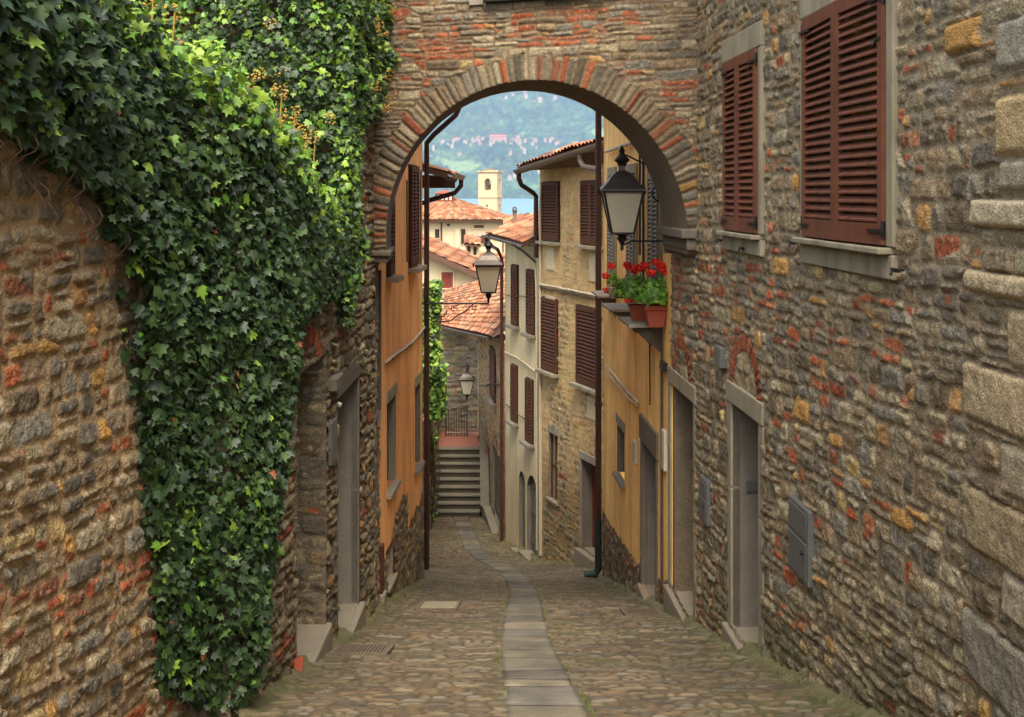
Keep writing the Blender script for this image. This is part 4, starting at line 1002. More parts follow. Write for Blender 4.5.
for k in range(5): q = zc_+.5+k*1.5; mb.tube([fy.p(fy.L+.02, .09, q), fy.p(fy.L+.02, .09, q+.06)], .066, 12)
mb.build('downpipe', M['pipe'], yh)
mb = MB(); mb.tube([fy.p(fy.L+.02, .09, zc_-.002), fy.p(fy.L+.02, .09, g(21)+.16), fy.p(fy.L+.02, .14, g(21)+.07), fy.p(fy.L+.02, .34, g(21)+.04)], [.064, .064, .068, .074], 12); mb.build('pipe_shoe', M['cast'], yh)
cable(fy, [(609, 365), (620, 378), (632, 393), (641, 401)], .02, 'cable', yh, d=.05); cable(fy, [(609, 371), (620, 384), (632, 399), (640, 405)], .016, 'cable', yh, d=.05)
cable(fy, [(609, 152), (625, 147), (645, 138)], .028, 'cable', yh, d=.06, jit=.012)
cable(fy, [(645.5, 150), (645.5, 300)], .02, 'pipe_red' if False else 'cable_dark', yh, d=.03, jit=.002); cable(fy, [(642, 140), (642, 255)], .018, 'cable_dark', yh, d=.03, jit=.002)
cable(fy, [(652, 330), (652, 405)], .012, 'cable_dark', yh, jit=.001); cable(fy, [(664, 320), (664, 585)], .018, 'cable_dark', yh, d=.03, jit=.002)
fixbox(fy, 664.5, 667, 430, 470, 'panel', yh, 'notice_plate', .04); fixbox(fy, 634.5, 637, 441, 462, 'panel', yh, 'notice_plate', .03)
fixbox(fy, 664, 668, 362, 370, 'iron', yh, 'junction_box', .06)

# ================================================================== STONE HOUSE WITH BROWN SHUTTERS
h3 = thing('shuttered_house', 'tan rendered stone house with four brown shuttered windows in the middle distance', 'house', (1.2, 25.2, g(25)))
f3 = FR_H3; t3 = zz(166, 25.6)
def r3(x0, x1, z0, z1): a, b = sorted((f3.uP(x0), f3.uP(x1))); return (a, b, z0, z1)
q1 = r3(543.5, 560, -1.02, .26); q2 = r3(582.5, 602, -1.02, .26); q3 = r3(543, 558, -3.88, -2.30); q4 = r3(578, 600, -3.88, -2.30)
q5 = r3(549, 558, zz(500, 26.2), zz(434, 26.2)); q6 = r3(580, 599, zz(557, 24.1), zz(457, 24.1))
f3f = wallfn(101, .14, .2, gap=.05, warp=.05, brick=.05, ochre=.12, depth=.02, mortar=S(186, 160, 112), split=.4, mul=1.25, rr=.7)
def f3fn(u, z):
    h, c = f3f(u, z); k = sm(.32, .52, fbm(u*1.1, z*.8, 15)+.16*sm(-5, 0, z)+.02)
    c = c*(1-k*.8)[..., None]+(S(200, 168, 114)*(.62+.76*fbm(u*5, z*5, 12, 4))[..., None])*(k*.8)[..., None]
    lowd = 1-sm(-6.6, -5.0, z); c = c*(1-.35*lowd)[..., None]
    return h*(1-.6*k), c
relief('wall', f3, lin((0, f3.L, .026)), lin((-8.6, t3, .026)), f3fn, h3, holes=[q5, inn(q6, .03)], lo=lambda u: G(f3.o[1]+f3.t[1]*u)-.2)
mb = MB(); mb.quad([f3.p(f3.L, 0, -9), f3.p(f3.L, -4, -9), f3.p(f3.L, -4, t3), f3.p(f3.L, 0, t3)]); mb.quad([f3.p(0, 0, -9), f3.p(0, -4, -9), f3.p(0, -4, t3), f3.p(0, 0, t3)]); mb.build('side_wall', M['cream'], h3)
shutters_flat(f3, q1, h3, n=1, nsl=16); shutters_flat(f3, q2, h3, n=2, nsl=16); shutters_flat(f3, q3, h3, n=1, nsl=18); shutters_flat(f3, q4, h3, n=1, nsl=18)
plain_window(f3, q5, h3, m='shutter_grey', depth=.08)
doorway(f3, *q6, h3, jw=.09, lh=.16, depth=.3, fm='dressed', dm='wood_red', thr=.14, lov=.0, rev='reveal')
for (x0, x1, yt, yb) in ((547, 555, 248, 270), (590, 602, 253, 282), (546, 556, 296, 300), (588, 600, 398, 420)):
    a, b = sorted((f3.uP(x0), f3.uP(x1))); Yq = f3.Y((a+b)/2); mb = MB(); f3.box(mb, a, b, -.01, .026, zz(yb, Yq), zz(yt, Yq)); mb.build('plaster_patch', M['patch'], h3, bevel=.01)
cable(f3, [(542, 284), (560, 287.5), (580, 291.5), (605, 297)], .03, 'cable', h3, d=.05, jit=.008); cable(f3, [(542, 287.5), (560, 291), (580, 295), (605, 300.5)], .018, 'cable_dark', h3, d=.05)
# eave that rises towards the near end
eA = np.array((xx(517, 26.3), 26.3, zz(171.5, 26.3))); eB = np.array((xx(612, 22.6), 22.6, zz(142, 22.6)))
bA = np.array((1.6, 30.0, zz(171.5, 26.3)+.75)); bB = np.array((4.2, 25.2, zz(142, 22.6)+.50))
tile_roof('roof', eA+(0, 0, .1), eB+(0, 0, .1), bB, bA, h3, seed=21, tw=.19, res=6, thick=.08)
gutter(eA-(0, 0, -.02), eB-(0, 0, -.02), .09, 'gutter', h3)
mb = MB(); cA = f3.p(f3.L, -.1, t3-.02); cB = f3.p(0, -.1, t3-.02)
mb.quad([tuple(eA), tuple(eB), cB, cA]); mb.quad([tuple(eA+(0, 0, .02)), tuple(eB+(0, 0, .02)), tuple(np.array(cB)+(0, 0, .35)), tuple(np.array(cA)+(0, 0, .35))]); mb.build('eave_soffit', M['eavewood'], h3)
swan(eA+(.04, 0, -.03), f3.p(f3.L+.04, .08, zz(196, 27)), zz(258, 27), .055, 'pipe', h3)
swan(eA*.3+eB*.7+(0, 0, -.05), (xx(604, 22.9), 22.9, zz(172, 22.9)), zz(200, 22.9), .06, 'gutter', h3)
cable(f3, [(541.8, 200), (541.8, 555)], .04, 'cable', h3, d=.03, jit=.003, name='conduit')

# ================================================================== CREAM HOUSE
h4 = thing('cream_house', 'narrow cream plastered house with louvred shutters and arched door', 'house', (.2, 28.6, g(28.6)))
f4 = FR_H4; t4 = zz(246, 28.)
def r4(x0, x1, z0, z1): a, b = sorted((f4.uP(x0), f4.uP(x1))); return (a, b, z0, z1)
e1 = r4(512.8, 518.6, -3.16, -1.72); e2 = r4(528, 534.8, -3.22, -1.76); e3 = r4(512.5, 517.8, -5.5, -4.15); e4 = r4(527, 533.5, -5.75, -4.3)
dA = r4(519, 525, zz(546, 28.9), zz(468, 28.9)); dB = r4(527, 537.5, zz(553, 27.9), zz(474, 27.9))
sheet('wall', f4, 0, f4.L, -9.2, t4, M['cream'], h4, holes=[dA, dB])
mb = MB(); mb.quad([f4.p(f4.L, 0, -9.2), f4.p(f4.L, -3, -9.2), f4.p(f4.L, -3, t4), f4.p(f4.L, 0, t4)]); mb.build('side_wall', M['cream'], h4)
for q in (e1, e2, e3, e4): shutters_flat(f4, q, h4, n=2, nsl=16, sm_='threshold')
for q in (dA, dB):
    reveal(f4, *q, .15, M['reveal'], h4); plank_door(f4, *q, -.1, M['wood_grey'], h4)
    mb = MB(); f4.box(mb, q[0]-.05, q[1]+.05, -.1, .2, q[2]-.3, q[2]+.0); mb.build('threshold', M['threshold'], h4)
# arch heads as corner fillets
for q in (dA, dB):
    a, b, z0, z1 = q; uc = (a+b)/2; hw_ = (b-a)/2; mb = MB(); hh_ = hw_*1.1; n = 8
    for sgn in (-1, 1):
        pts = [f4.p(uc+sgn*hw_, .004, z1+.01)]+[f4.p(uc+sgn*hw_*math.cos(t), .004, z1-hh_+hh_*math.sin(t)) for t in np.linspace(0, pi/2, n)]
        mb.add(pts, [(0, k, k+1) for k in range(1, n)])
    mb.build('arch_head', M['cream'], h4)
gA = np.array((xx(521.5, 27.0), 27.0, zz(243, 27.0))); gB = np.array((xx(486, 31.0), 31.0, zz(234, 31.0)))
gC = np.array((xx(541, 32.5), 32.5, zz(205, 32.5))); gD = np.array((xx(543.5, 27.3), 27.3, zz(226, 27.3)))
tile_roof('roof', gB, gA, gD+(1.2, 0, .3), gC+(1.2, 0, .3), h4, seed=25, tw=.2, res=6, um='eavewood')
gutter(gB-(0.05, 0, .02), gA-(.05, 0, .02), .07, 'gutter', h4)
mb = MB(); mb.quad([tuple(gA-(0, 0, .05)), tuple(gB-(0, 0, .05)), f4.p(f4.L, -.05, t4+.02), f4.p(0, -.05, t4+.02)]); mb.quad([f4.p(0, .0, t4), (1.6, 27.3, t4), (1.6, 27.3, t4+.8), f4.p(0, .0, t4+.2)]); mb.build('eave_soffit', M['eavewood'], h4)
pp = f4.p(f4.L-.03, .1, zz(255, 30))
pipe_run([tuple(gB-(0, 0, .05)), tuple(gB+(.0, -.3, -.22)), (pp[0]-.1, pp[1]-.1, zz(249, 30)), (pp[0], pp[1], zz(258, 30)), (pp[0], pp[1], g(30)+.02)], .043, 'pipe_red', h4)
cable(f4, [(507, 352), (520, 358), (530, 366), (538, 372)], .022, 'cable', h4, d=.04, jit=.012); cable(f4, [(507, 295), (538, 297)], .01, 'cable_dark', h4)
cable(f4, [(536, 262), (538, 300), (538, 550)], .02, 'cable', h4, d=.03, jit=.003, name='conduit'); cable(f4, [(512, 244), (524, 251), (537, 262)], .02, 'cable_dark', h4, d=.04)
cable(f4, [(507, 404), (534, 426)], .012, 'cable_dark', h4)

# ================================================================== TAN STONE HOUSE AND GREY WALL
h5 = thing('corner_house', 'small brown stone house with broad terracotta roof before the steps', 'house', (-.7, 34, g(34)))
f5 = FR_H5; t5 = zz(334, 31.5)
def r5(x0, x1, z0, z1): a, b = sorted((f5.uP(x0), f5.uP(x1))); return (a, b, z0, z1)
k1 = r5(491.5, 496.5, zz(398, 33), zz(348, 33)); k2 = r5(485.3, 490, zz(519, 34), zz(448, 34)); k3 = r5(492, 500, zz(524, 32), zz(452, 32)); k4 = r5(479.5, 482, zz(484, 37), zz(440, 37))
f5f = wallfn(111, .13, .2, gap=.04, warp=.04, brick=.1, ochre=.1, depth=.02, mortar=S(172, 144, 98), mul=1.1, rr=.6)
relief('wall', f5, lin((0, f5.L, .03)), lin((-9.6, t5, .03)), f5f, h5, holes=[k2, k3])
FR_H5s = Fr((-1.08, 38.2), (3, 38.2), 1); n_check(FR_H5s, (0, -1))
shutters_flat(f5, k1, h5, n=1, nsl=14, sm_='threshold'); shutters_flat(f5, k4, h5, n=1, nsl=12, sill=False)
for q, mm_ in ((k2, 'wood_red'), (k3, 'wood_grey')):
    reveal(f5, *q, .12, M['reveal'], h5); plank_door(f5, *q, -.08, M[mm_], h5)
mb = MB(); f5.box(mb, k3[0]-.1, k2[1]+.1, .0, .22, g(34)-.3, k3[2]); mb.build('threshold', M['threshold'], h5, bevel=.02)
brick_arch(f5, (k2[0]+k2[1])/2, k2[3]-.15, .42, .62, h5, n=12, seed=9); brick_arch(f5, (k3[0]+k3[1])/2, k3[3]-.3, .62, .8, h5, n=12, seed=10)
ra = np.array((xx(491, 30.0), 30.0, zz(336, 30.0))); rb = np.array((xx(441, 38.5), 38.5, zz(325, 38.5)))
rc_ = np.array((xx(446, 43), 43.0, zz(290, 43))); rd_ = np.array((xx(545, 36), 36, zz(262, 36)))
tile_roof('roof', rb, ra, rd_, rc_, h5, seed=31, tw=.22, tl=.4, res=5, amp=.06)
gutter(rb-(0, 0, .03), ra-(0, 0, .03), .08, 'gutter', h5)
mb = MB(); mb.quad([tuple(ra-(0, 0, .06)), (xx(507, 30), 30.0, zz(330, 30)), (xx(545, 31), 31.0, zz(290, 31)), tuple(rd_-(0, 0, .1))]); mb.quad([tuple(ra-(0, 0, .06)), tuple(rb-(0, 0, .06)), f5.p(f5.L, -.1, t5+.3), f5.p(0, -.1, t5)]); mb.build('eave_soffit', M['eavewood'], h5)
cable(f5, [(504, 384), (480, 384.5)], .018, 'cable_dark', h5, d=.05); cable(f5, [(479, 345), (479, 400), (479, 515)], .03, 'cable', h5, d=.02, jit=.002)
gw = thing('grey_stone_house', 'plain grey stone wall of the house behind the steps', 'house', (-1.8, 38.7, -7.4))
f6 = Fr((-4.2, 38.7), (-1.06, 38.7), 1); n_check(f6, (0, -1))
f6f = wallfn(121, .12, .26, gap=.03, warp=.03, brick=.02, depth=.03, mortar=S(132, 124, 106), mul=1.0)
relief('wall', f6, lin((0, f6.L, .035)), lin((-8.8, zz(324, 38.7), .035)), f6f, gw)
mb = MB(); mb.box(-4.2, -1.06, 38.75, 42, -9, zz(324, 38.7)-.05); mb.build('wall_core', M['soffit'], gw)

# ================================================================== STEPS
st = thing('stone_steps', 'flight of nine grey stone steps rising at the end of the alley', 'stairs', (-1.55, 34.1, g(34)))
zb = g(34.1); sw0, sw1 = -2.28, -.92
for i in range(9):
    mb = MB(); y0 = 34.1+.25*i; mb.box(sw0, sw1, y0, 36.6, zb+.17*i-.1 if i == 0 else zb+.17*i, zb+.17*(i+1)-.045); mb.build('riser', M['riser'], st)
    mb = MB(); mb.box(sw0, sw1, y0-.035, y0+.28, zb+.17*(i+1)-.045, zb+.17*(i+1)); mb.build('step', M['step'], st, bevel=.01)
mb = MB(); mb.box(-2.6, -.9, 36.36, 38.7, zb+1.3, zb+1.535); mb.build('landing', M['redpave'], st)
fch = Fr((-.86, 33.9), (-1.0, 37.6), 1); n_check(fch, (-1, 0))
cw_ = thing('cheek_wall', 'low stone wall with pale coping beside the steps', 'wall', (-.9, 35.5, zb))
relief('wall', fch, lin((0, fch.L, .035)), lin((zb-.3, zb+2.7, .035)), wallfn(131, .12, .2, depth=.025, mul=.95), cw_, hi=lambda u: zb+.35+u*.62)
mb = MB(); fch.box(mb, 0, fch.L, -.22, .03, zb+.35, zb+.40, zb+.35+fch.L*.62, zb+.40+fch.L*.62); mb.build('coping', M['step'], cw_)
mb = MB(); fch.box(mb, 0, fch.L, -.2, -.02, zb-.3, zb+.33, zb-.3, zb+.33+fch.L*.62); mb.build('wall_core', M['soffit'], cw_)
rl = thing('iron_railing', 'pale iron bar railing on the landing above the steps', 'railing', (-1.75, 37.9, zb+1.53))
mb = MB(); z0 = zb+1.53; x0_, x1_ = xx(446, 37.9), xx(467, 37.9)
mb.tube([(x0_, 37.9, z0+.12), (x1_, 37.9, z0+.12)], .018, 6); mb.build('rail', M['iron_roof'], rl)
mb = MB(); pts = [(x0_+(x1_-x0_)*k/8, 37.9, z0+.8+.12*math.sin(pi*k/8)) for k in range(9)]; mb.tube(pts, .02, 6); mb.build('rail', M['iron_roof'], rl)
mb = MB()
for k in range(1, 8): mb.tube([(pts[k][0], 37.9, z0), pts[k]], .013, 6)
for k in (0, 8): mb.tube([(pts[k][0], 37.9, z0), (pts[k][0], 37.9, pts[k][2]+.1)], .022, 6)
mb.build('bars', M['iron_roof'], rl)
# left side wall by the steps with greenery
sw_ = thing('retaining_wall', 'mossy stone retaining wall left of the steps', 'wall', (-2.3, 32, g(32)))
fs = Fr((-2.05, 24.3), (-2.36, 38.6), 1); n_check(fs, (1, 0))
relief('wall', fs, lin((0, fs.L, .05)), lin((-10, -4.5, .04)), wallfn(141, .14, .24, depth=.04, mul=.8), sw_, hi=lambda u: np.interp(u, [0, 8, 14.3], [-5.0, -5.8, -5.9])+(fbm(u*2, u*0, 2)-.5)*.4, moss=2.)
mb = MB(); fs.box(mb, 0, fs.L, -.5, -.03, -10, -5.2, -10, -6.0); mb.build('wall_core', M['soffit'], sw_)

# ================================================================== MIDDLE DISTANCE
def hwindow(x0, x1, yt, yb, Y, root, m='shutter_dark', d=.08, sill=True):
    mb = MB(); a, b, z0, z1 = xx(x0, Y), xx(x1, Y), zz(yb, Y), zz(yt, Y); mb.box(a, b, Y-d, Y, z0, z1); o = mb.build('window', M[m], root)
    mb = MB(); e = (b-a)*.1; mb.box(a-e, a, Y-d*1.6, Y, z0-e, z1+e); mb.box(b, b+e, Y-d*1.6, Y, z0-e, z1+e); mb.box(a, b, Y-d*1.6, Y, z1, z1+e); mb.box(a, b, Y-d*2, Y, z0-e, z0); mb.build('window_frame', M['white'], o)
    return o
# white gabled house
m1 = thing('gabled_house', 'white gabled house with one orange shuttered window below the villa', 'house', (-3, 60, -13)); Y = 60.
A_ = lambda x, y, Y_: (xx(x, Y_), Y_, zz(y, Y_))
mb = MB(); mb.quad([A_(380, 460, Y), A_(500, 460, Y), A_(500, 285, Y), A_(380, 232, Y)]); mb.quad([A_(380, 460, Y), A_(500, 460, Y), A_(540, 460, 70), A_(360, 460, 70)]); mb.build('wall', M['white'], m1)
tile_roof('roof', (xx(514, Y-.6), Y-.6, zz(289, Y-.6)), (xx(514, Y)+.4, Y+9, zz(289, Y)), (xx(380, Y), Y+9, zz(229, Y)), (xx(380, Y), Y-.6, zz(229, Y-.6)), m1, seed=41, mul=.68, tw=.35, tl=.6, res=4, amp=.1, thick=.25)
mb = MB(); q = [A_(500, 240, 69), A_(500, 460, 69), A_(380, 460, 69), A_(380, 240, 69)]
hwindow(441.5, 453, 272, 288, Y, m1, m='wood_red')
ch = MB()
# long low roof between gable house and villa
m3 = thing('low_roofed_house', 'house with long low terracotta roof in front of the cream villa', 'house', (-2, 75, -14)); Y = 74.
mb = MB(); mb.box(xx(425, Y), xx(508, Y), Y, Y+9, -18, zz(272, Y)); mb.build('wall', M['white'], m3)
tile_roof('roof', A_(420, 274, Y-.6), A_(512, 280, Y-.6), A_(512, 255, Y+8), A_(420, 248, Y+8), m3, seed=43, mul=.68, tw=.36, tl=.6, res=4, amp=.1, thick=.25)
mb = MB(); q0 = A_(466, 250, Y+4); mb.box(xx(466, Y+4), xx(479, Y+4), Y+3, Y+5, zz(262, Y+4), zz(242, Y+4)); o_ = mb.build('dormer', M['cream'], m3)
mb = MB(); mb.box(xx(468, Y+4), xx(471, Y+4), Y+2.95, Y+3.0, zz(254, Y+4), zz(244, Y+4)); mb.box(xx(474, Y+4), xx(477, Y+4), Y+2.95, Y+3.0, zz(254, Y+4), zz(244, Y+4)); mb.build('opening', M['dark'], o_)
tile_roof('dormer_roof', A_(464, 244, Y+2.6), A_(481, 246, Y+2.6), A_(481, 237, Y+5), A_(464, 235, Y+5), m3, seed=44, mul=.68, tw=.3, tl=.5, res=4, amp=.09)
# villa with hip roof
v = thing('villa', 'cream villa with hipped terracotta roof and red rooftop cupola', 'house', (-4, 120, -15)); Y = 120.
zv = zz(220, Y); mb = MB(); mb.box(xx(395, Y), xx(505, Y), Y, Y+9, -20, zv+.1); mb.build('wall', M['white'], v)
ea, eb, ec, ed_ = np.array((xx(391, Y-.8), Y-.8, zv)), np.array((xx(511, Y-.8), Y-.8, zv)), np.array((xx(505, Y)+.9, Y+9.8, zv)), np.array((xx(395, Y)-.9, Y+9.8, zv))
rz = zz(199, Y+4.5); r1_, r2_ = np.array((xx(444, Y+4.5), Y+4.5, rz)), np.array((xx(455, Y+4.5), Y+4.5, rz))
tile_roof('roof', ea, eb, r2_, r1_, v, seed=51, mul=.68, tw=.45, tl=.7, res=4, amp=.1, thick=.2)
tile_roof('roof', eb, ec, r2_+(0, .01, 0), r2_, v, seed=52, mul=.68, tw=.45, tl=.7, res=4, amp=.1, thick=.2)
tile_roof('roof', ec, ed_, r1_, r2_, v, seed=53, mul=.68, tw=.45, tl=.7, res=4, amp=.1, thick=.2); tile_roof('roof', ed_, ea, r1_, r1_-(0, .01, 0), v, seed=54, mul=.68, tw=.45, tl=.7, res=4, amp=.1, thick=.2)
cu = MB(); cx0, cx1 = xx(436, Y+4.5), xx(453.5, Y+4.5); cu.box(cx0, cx1, Y+3.6, Y+5.4, rz-.9, zz(193.5, Y+4.5)); co = cu.build('cupola', M['wood_red'], v)
mb = MB()
for k in range(4): a = cx0+(cx1-cx0)*(.1+.23*k); mb.box(a, a+(cx1-cx0)*.13, Y+3.56, Y+3.6, rz-.1, zz(194.6, Y+4.5))
mb.build('cupola_windows', M['panel'], co)
mb = MB(); mb.add([(cx0-.2, Y+3.4, zz(193.4, Y+4.5)), (cx1+.2, Y+3.4, zz(193.4, Y+4.5)), (cx1+.2, Y+5.6, zz(193.4, Y+4.5)), (cx0-.2, Y+5.6, zz(193.4, Y+4.5)), ((cx0+cx1)/2, Y+4.5, zz(190, Y+4.5))], [(0, 1, 4), (1, 2, 4), (2, 3, 4), (3, 0, 4), (3, 2, 1, 0)]); mb.build('cupola_roof', M['pot'], co)
for x0, x1, yt, yb, mm_ in ((435, 439.5, 229, 238, 'dark'), (461, 465.5, 229, 244, 'dark'), (455.5, 459.5, 228, 247, 'patch'), (480, 485, 236, 244, 'shutter_dark'), (494, 498, 229, 239, 'dark'), (447, 450, 224, 226, 'dark'), (474, 484, 225, 228, 'pipe_red')): hwindow(x0, x1, yt, yb, Y, v, m=mm_, d=.06)
mb = MB()
for xq in (441.5, 503): mb.tube([A_(xq, 221, Y-.1), A_(xq, 252, Y-.1)], .08, 6)
mb.build('downpipe', M['pipe_red'], v)
# chimney seen above the cream roof (on the far side house)
chy = thing('chimney_house', 'terracotta roofed house whose banded chimney rises behind the cream house', 'house', (.3, 62, -13)); Y = 62
mb = MB(); mb.box(xx(507, Y), xx(560, Y), Y, Y+6, -16, zz(228, Y)); mb.build('wall', M['cream'], chy)
tile_roof('roof', A_(503, 228, Y-.5), A_(566, 228, Y-.5), A_(566, 212, Y+4), A_(503, 216, Y+4), chy, seed=61, mul=.68, tw=.35, tl=.6, res=4, amp=.1)
mb = MB(); mb.box(xx(512.6, Y), xx(517, Y), Y+1, Y+1.4, zz(222, Y), zz(211, Y)); o_ = mb.build('chimney', M['soffit'], chy)
mb = MB(); mb.box(xx(512.1, Y), xx(517.5, Y), Y+.9, Y+1.5, zz(211, Y), zz(210, Y)); mb.box(xx(513, Y), xx(516.6, Y), Y+1, Y+1.4, zz(208.5, Y), zz(207, Y))
for xq in (513.2, 516.2): mb.tube([(xx(xq, Y), Y+1.2, zz(210, Y)), (xx(xq, Y), Y+1.2, zz(208, Y))], .04, 6)
mb.build('chimney_cap', M['gutter'], o_)
# campanile
cp = thing('bell_tower', 'pale square church bell tower with arched belfry rising over the villa', 'bell tower', (-4, 220, -17)); Y = 220.
def tq(x0, x1, yt, yb, y0=Y, dd=4.2): return xx(x0, Y), xx(x1, Y), y0, y0+dd, zz(yb, Y), zz(yt, Y)
a_, b_, _, _, _, zt_ = tq(478.5, 501.5, 172, 240)
rot = R(-14)
def rb_(mb, x0, x1, y0, y1, z0, z1):
    cxx, cyy = (a_+b_)/2, Y+2
    P = []
    for z in (z0, z1):
        for (x, y) in ((x0, y0), (x1, y0), (x1, y1), (x0, y1)):
            dx, dy = x-cxx, y-cyy; P.append((cxx+dx*math.cos(rot)-dy*math.sin(rot), cyy+dx*math.sin(rot)+dy*math.cos(rot), z))
    mb.hexa(P)
w_ = 1.78; cxx, cyy = (a_+b_)/2, Y+2
mb = MB(); rb_(mb, cxx-w_, cxx+w_, cyy-w_, cyy+w_, -18, zz(196, Y)); mb.build('shaft', M['white'], cp)
z1_, z2_ = zz(196, Y), zz(172, Y); ow = .62
mb = MB(); e = w_-.0
for sx in (-1, 1):
    for sy in (-1, 1): rb_(mb, cxx+min(sx*w_, sx*ow), cxx+max(sx*w_, sx*ow), cyy+min(sy*w_, sy*ow), cyy+max(sy*w_, sy*ow), z1_, z2_-1.2)
rb_(mb, cxx-w_, cxx+w_, cyy-w_, cyy+w_, z2_-1.18, z2_); rb_(mb, cxx-w_+.02, cxx+w_-.02, cyy-w_+.02, cyy+w_-.02, z1_-.1, z1_+1.1)
n_ = 6; hh_ = ow; zt2 = z2_-1.2
for (ax, sg) in ((0, -1), (1, 1)):
    for q_ in (-1, 1):
        P_ = []
        for dd_ in (0, .3):
            ring_ = [(q_*ow, zt2+.02)]+[(q_*ow*math.cos(t), zt2-hh_+hh_*math.sin(t)) for t in np.linspace(0, pi/2, n_)]
            for (a_q, zq_) in ring_:
                lx2, ly2 = (a_q, -(w_-dd_)) if ax == 0 else ((w_-dd_), a_q)
                P_.append((cxx+lx2*math.cos(rot)-ly2*math.sin(rot), cyy+lx2*math.sin(rot)+ly2*math.cos(rot), zq_))
        m_ = n_+1; mb.add(P_, [(0, k, k+1) for k in range(1, n_)]+[(k, k+1, m_+k+1, m_+k) for k in range(1, n_)])
mb.build('belfry', M['white'], cp)
mb = MB(); rb_(mb, cxx-w_-.22, cxx+w_+.22, cyy-w_-.22, cyy+w_+.22, z2_, z2_+.28); mb.build('cornice', M['white'], cp); mb = MB(); rb_(mb, cxx-w_-.12, cxx+w_+.12, cyy-w_-.12, cyy+w_+.12, z1_-.3, z1_-.05); mb.build('cornice', M['white'], cp)
mb = MB(); mb.add([(cxx-w_, cyy-w_, z2_+.28), (cxx+w_, cyy-w_, z2_+.28), (cxx+w_, cyy+w_, z2_+.28), (cxx-w_, cyy+w_, z2_+.28), (cxx, cyy, z2_+.75)], [(0, 1, 4), (1, 2, 4), (2, 3, 4), (3, 0, 4)]); mb.build('roof', M['soffit'], cp)
mb = MB(); mb.lathe((cxx, cyy, z1_+1.3), [(.5, 0), (.42, .2), (.3, .6), (.2, .8), (.05, .9)], 12); mb.build('bell', M['grate'], cp)
mb = MB(); rb_(mb, cxx-.25, cxx-.0, cyy-w_-.03, cyy-w_+.05, zz(207, Y), zz(204.5, Y)); rb_(mb, cxx+w_-.05, cxx+w_+.03, cyy-.2, cyy+.1, zz(207, Y), zz(204, Y)); mb.build('slit_window', M['dark'], cp)
# village houses on the far shore
M['far_wall'] = mat('far_house_plaster', S(172, 150, 128), var=.12)
def far_house(big=False):
    r0 = thing('village_house', '', 'house', (0, 0, 0), 'village houses on the far shore')
    s = 1
    mb = MB(); mb.box(-9, 9, -6, 6, -45, 7.5); mb.build('wall', M['far_wall'], r0)
    mb = MB(); mb.add([(-10, -7, 7.5), (10, -7, 7.5), (10, 7, 7.5), (-10, 7, 7.5), (-5, 0, 11), (5, 0, 11)], [(0, 1, 5, 4), (1, 2, 5), (2, 3, 4, 5), (3, 0, 4), (3, 2, 1, 0)]); mb.build('roof', M['pot'], r0)
    return r0
fh = far_house(); first = True
def hit(x, y):
    for Yq in np.arange(4330, 8000, 12.):
        X = xx(x, Yq)
        if float(hillz(np.array(X), np.array(Yq))) >= zz(y, Yq): return X, Yq, zz(y, Yq)
    return None
r = random.Random(12)
spots = []
for _ in range(84):
    k = r.random()
    if k < .5: spots.append((r.uniform(430, 560), 147+r.gauss(0, 3.2)))
    elif k < .68: spots.append((r.uniform(490, 600), 184+r.gauss(0, 4)))
    elif k < .84: spots.append((r.uniform(500, 560), 100+r.gauss(0, 4)))
    else: spots.append((r.uniform(430, 610), r.uniform(150, 185)))
for (x, y) in spots:
    h_ = hit(x, y)
    if h_ is None: continue
    o = fh if first else copy_tree(fh)
    first = False
    o.location = (h_[0], h_[1], h_[2]+24); o.rotation_euler = (0, 0, r.uniform(-.6, .6)); k = r.uniform(.45, .95); o.scale = (k, k, k)
    o['label'] = 'tiny pale village house with red roof on the wooded far shore'
h_ = hit(498, 143)
pk = thing('hill_palace', 'large pink palace block standing alone on the wooded far hillside', 'palace', (h_[0], h_[1], h_[2]))
mb = MB(); kx = h_[1]/F
mb.box(h_[0]-8.5*kx, h_[0]+8.5*kx, h_[1]-14, h_[1]+10, h_[2]-10, h_[2]+8*kx); mb.build('wall', mat('pink_palace_plaster', S(200, 138, 116), var=.05), pk)
mb = MB(); mb.box(h_[0]-8.8*kx, h_[0]+8.8*kx, h_[1]-15, h_[1]+11, h_[2]+8*kx, h_[2]+9*kx); mb.build('roof', M['pot'], pk)
mb = MB()
for i in range(9):
    for j in range(2): a = h_[0]-7.6*kx+i*1.8*kx; mb.box(a, a+.7*kx, h_[1]-14.4, h_[1]-14.0, h_[2]+(2.2+3*j)*kx, h_[2]+(3.6+3*j)*kx)
mb.build('windows', M['dark'], pk)

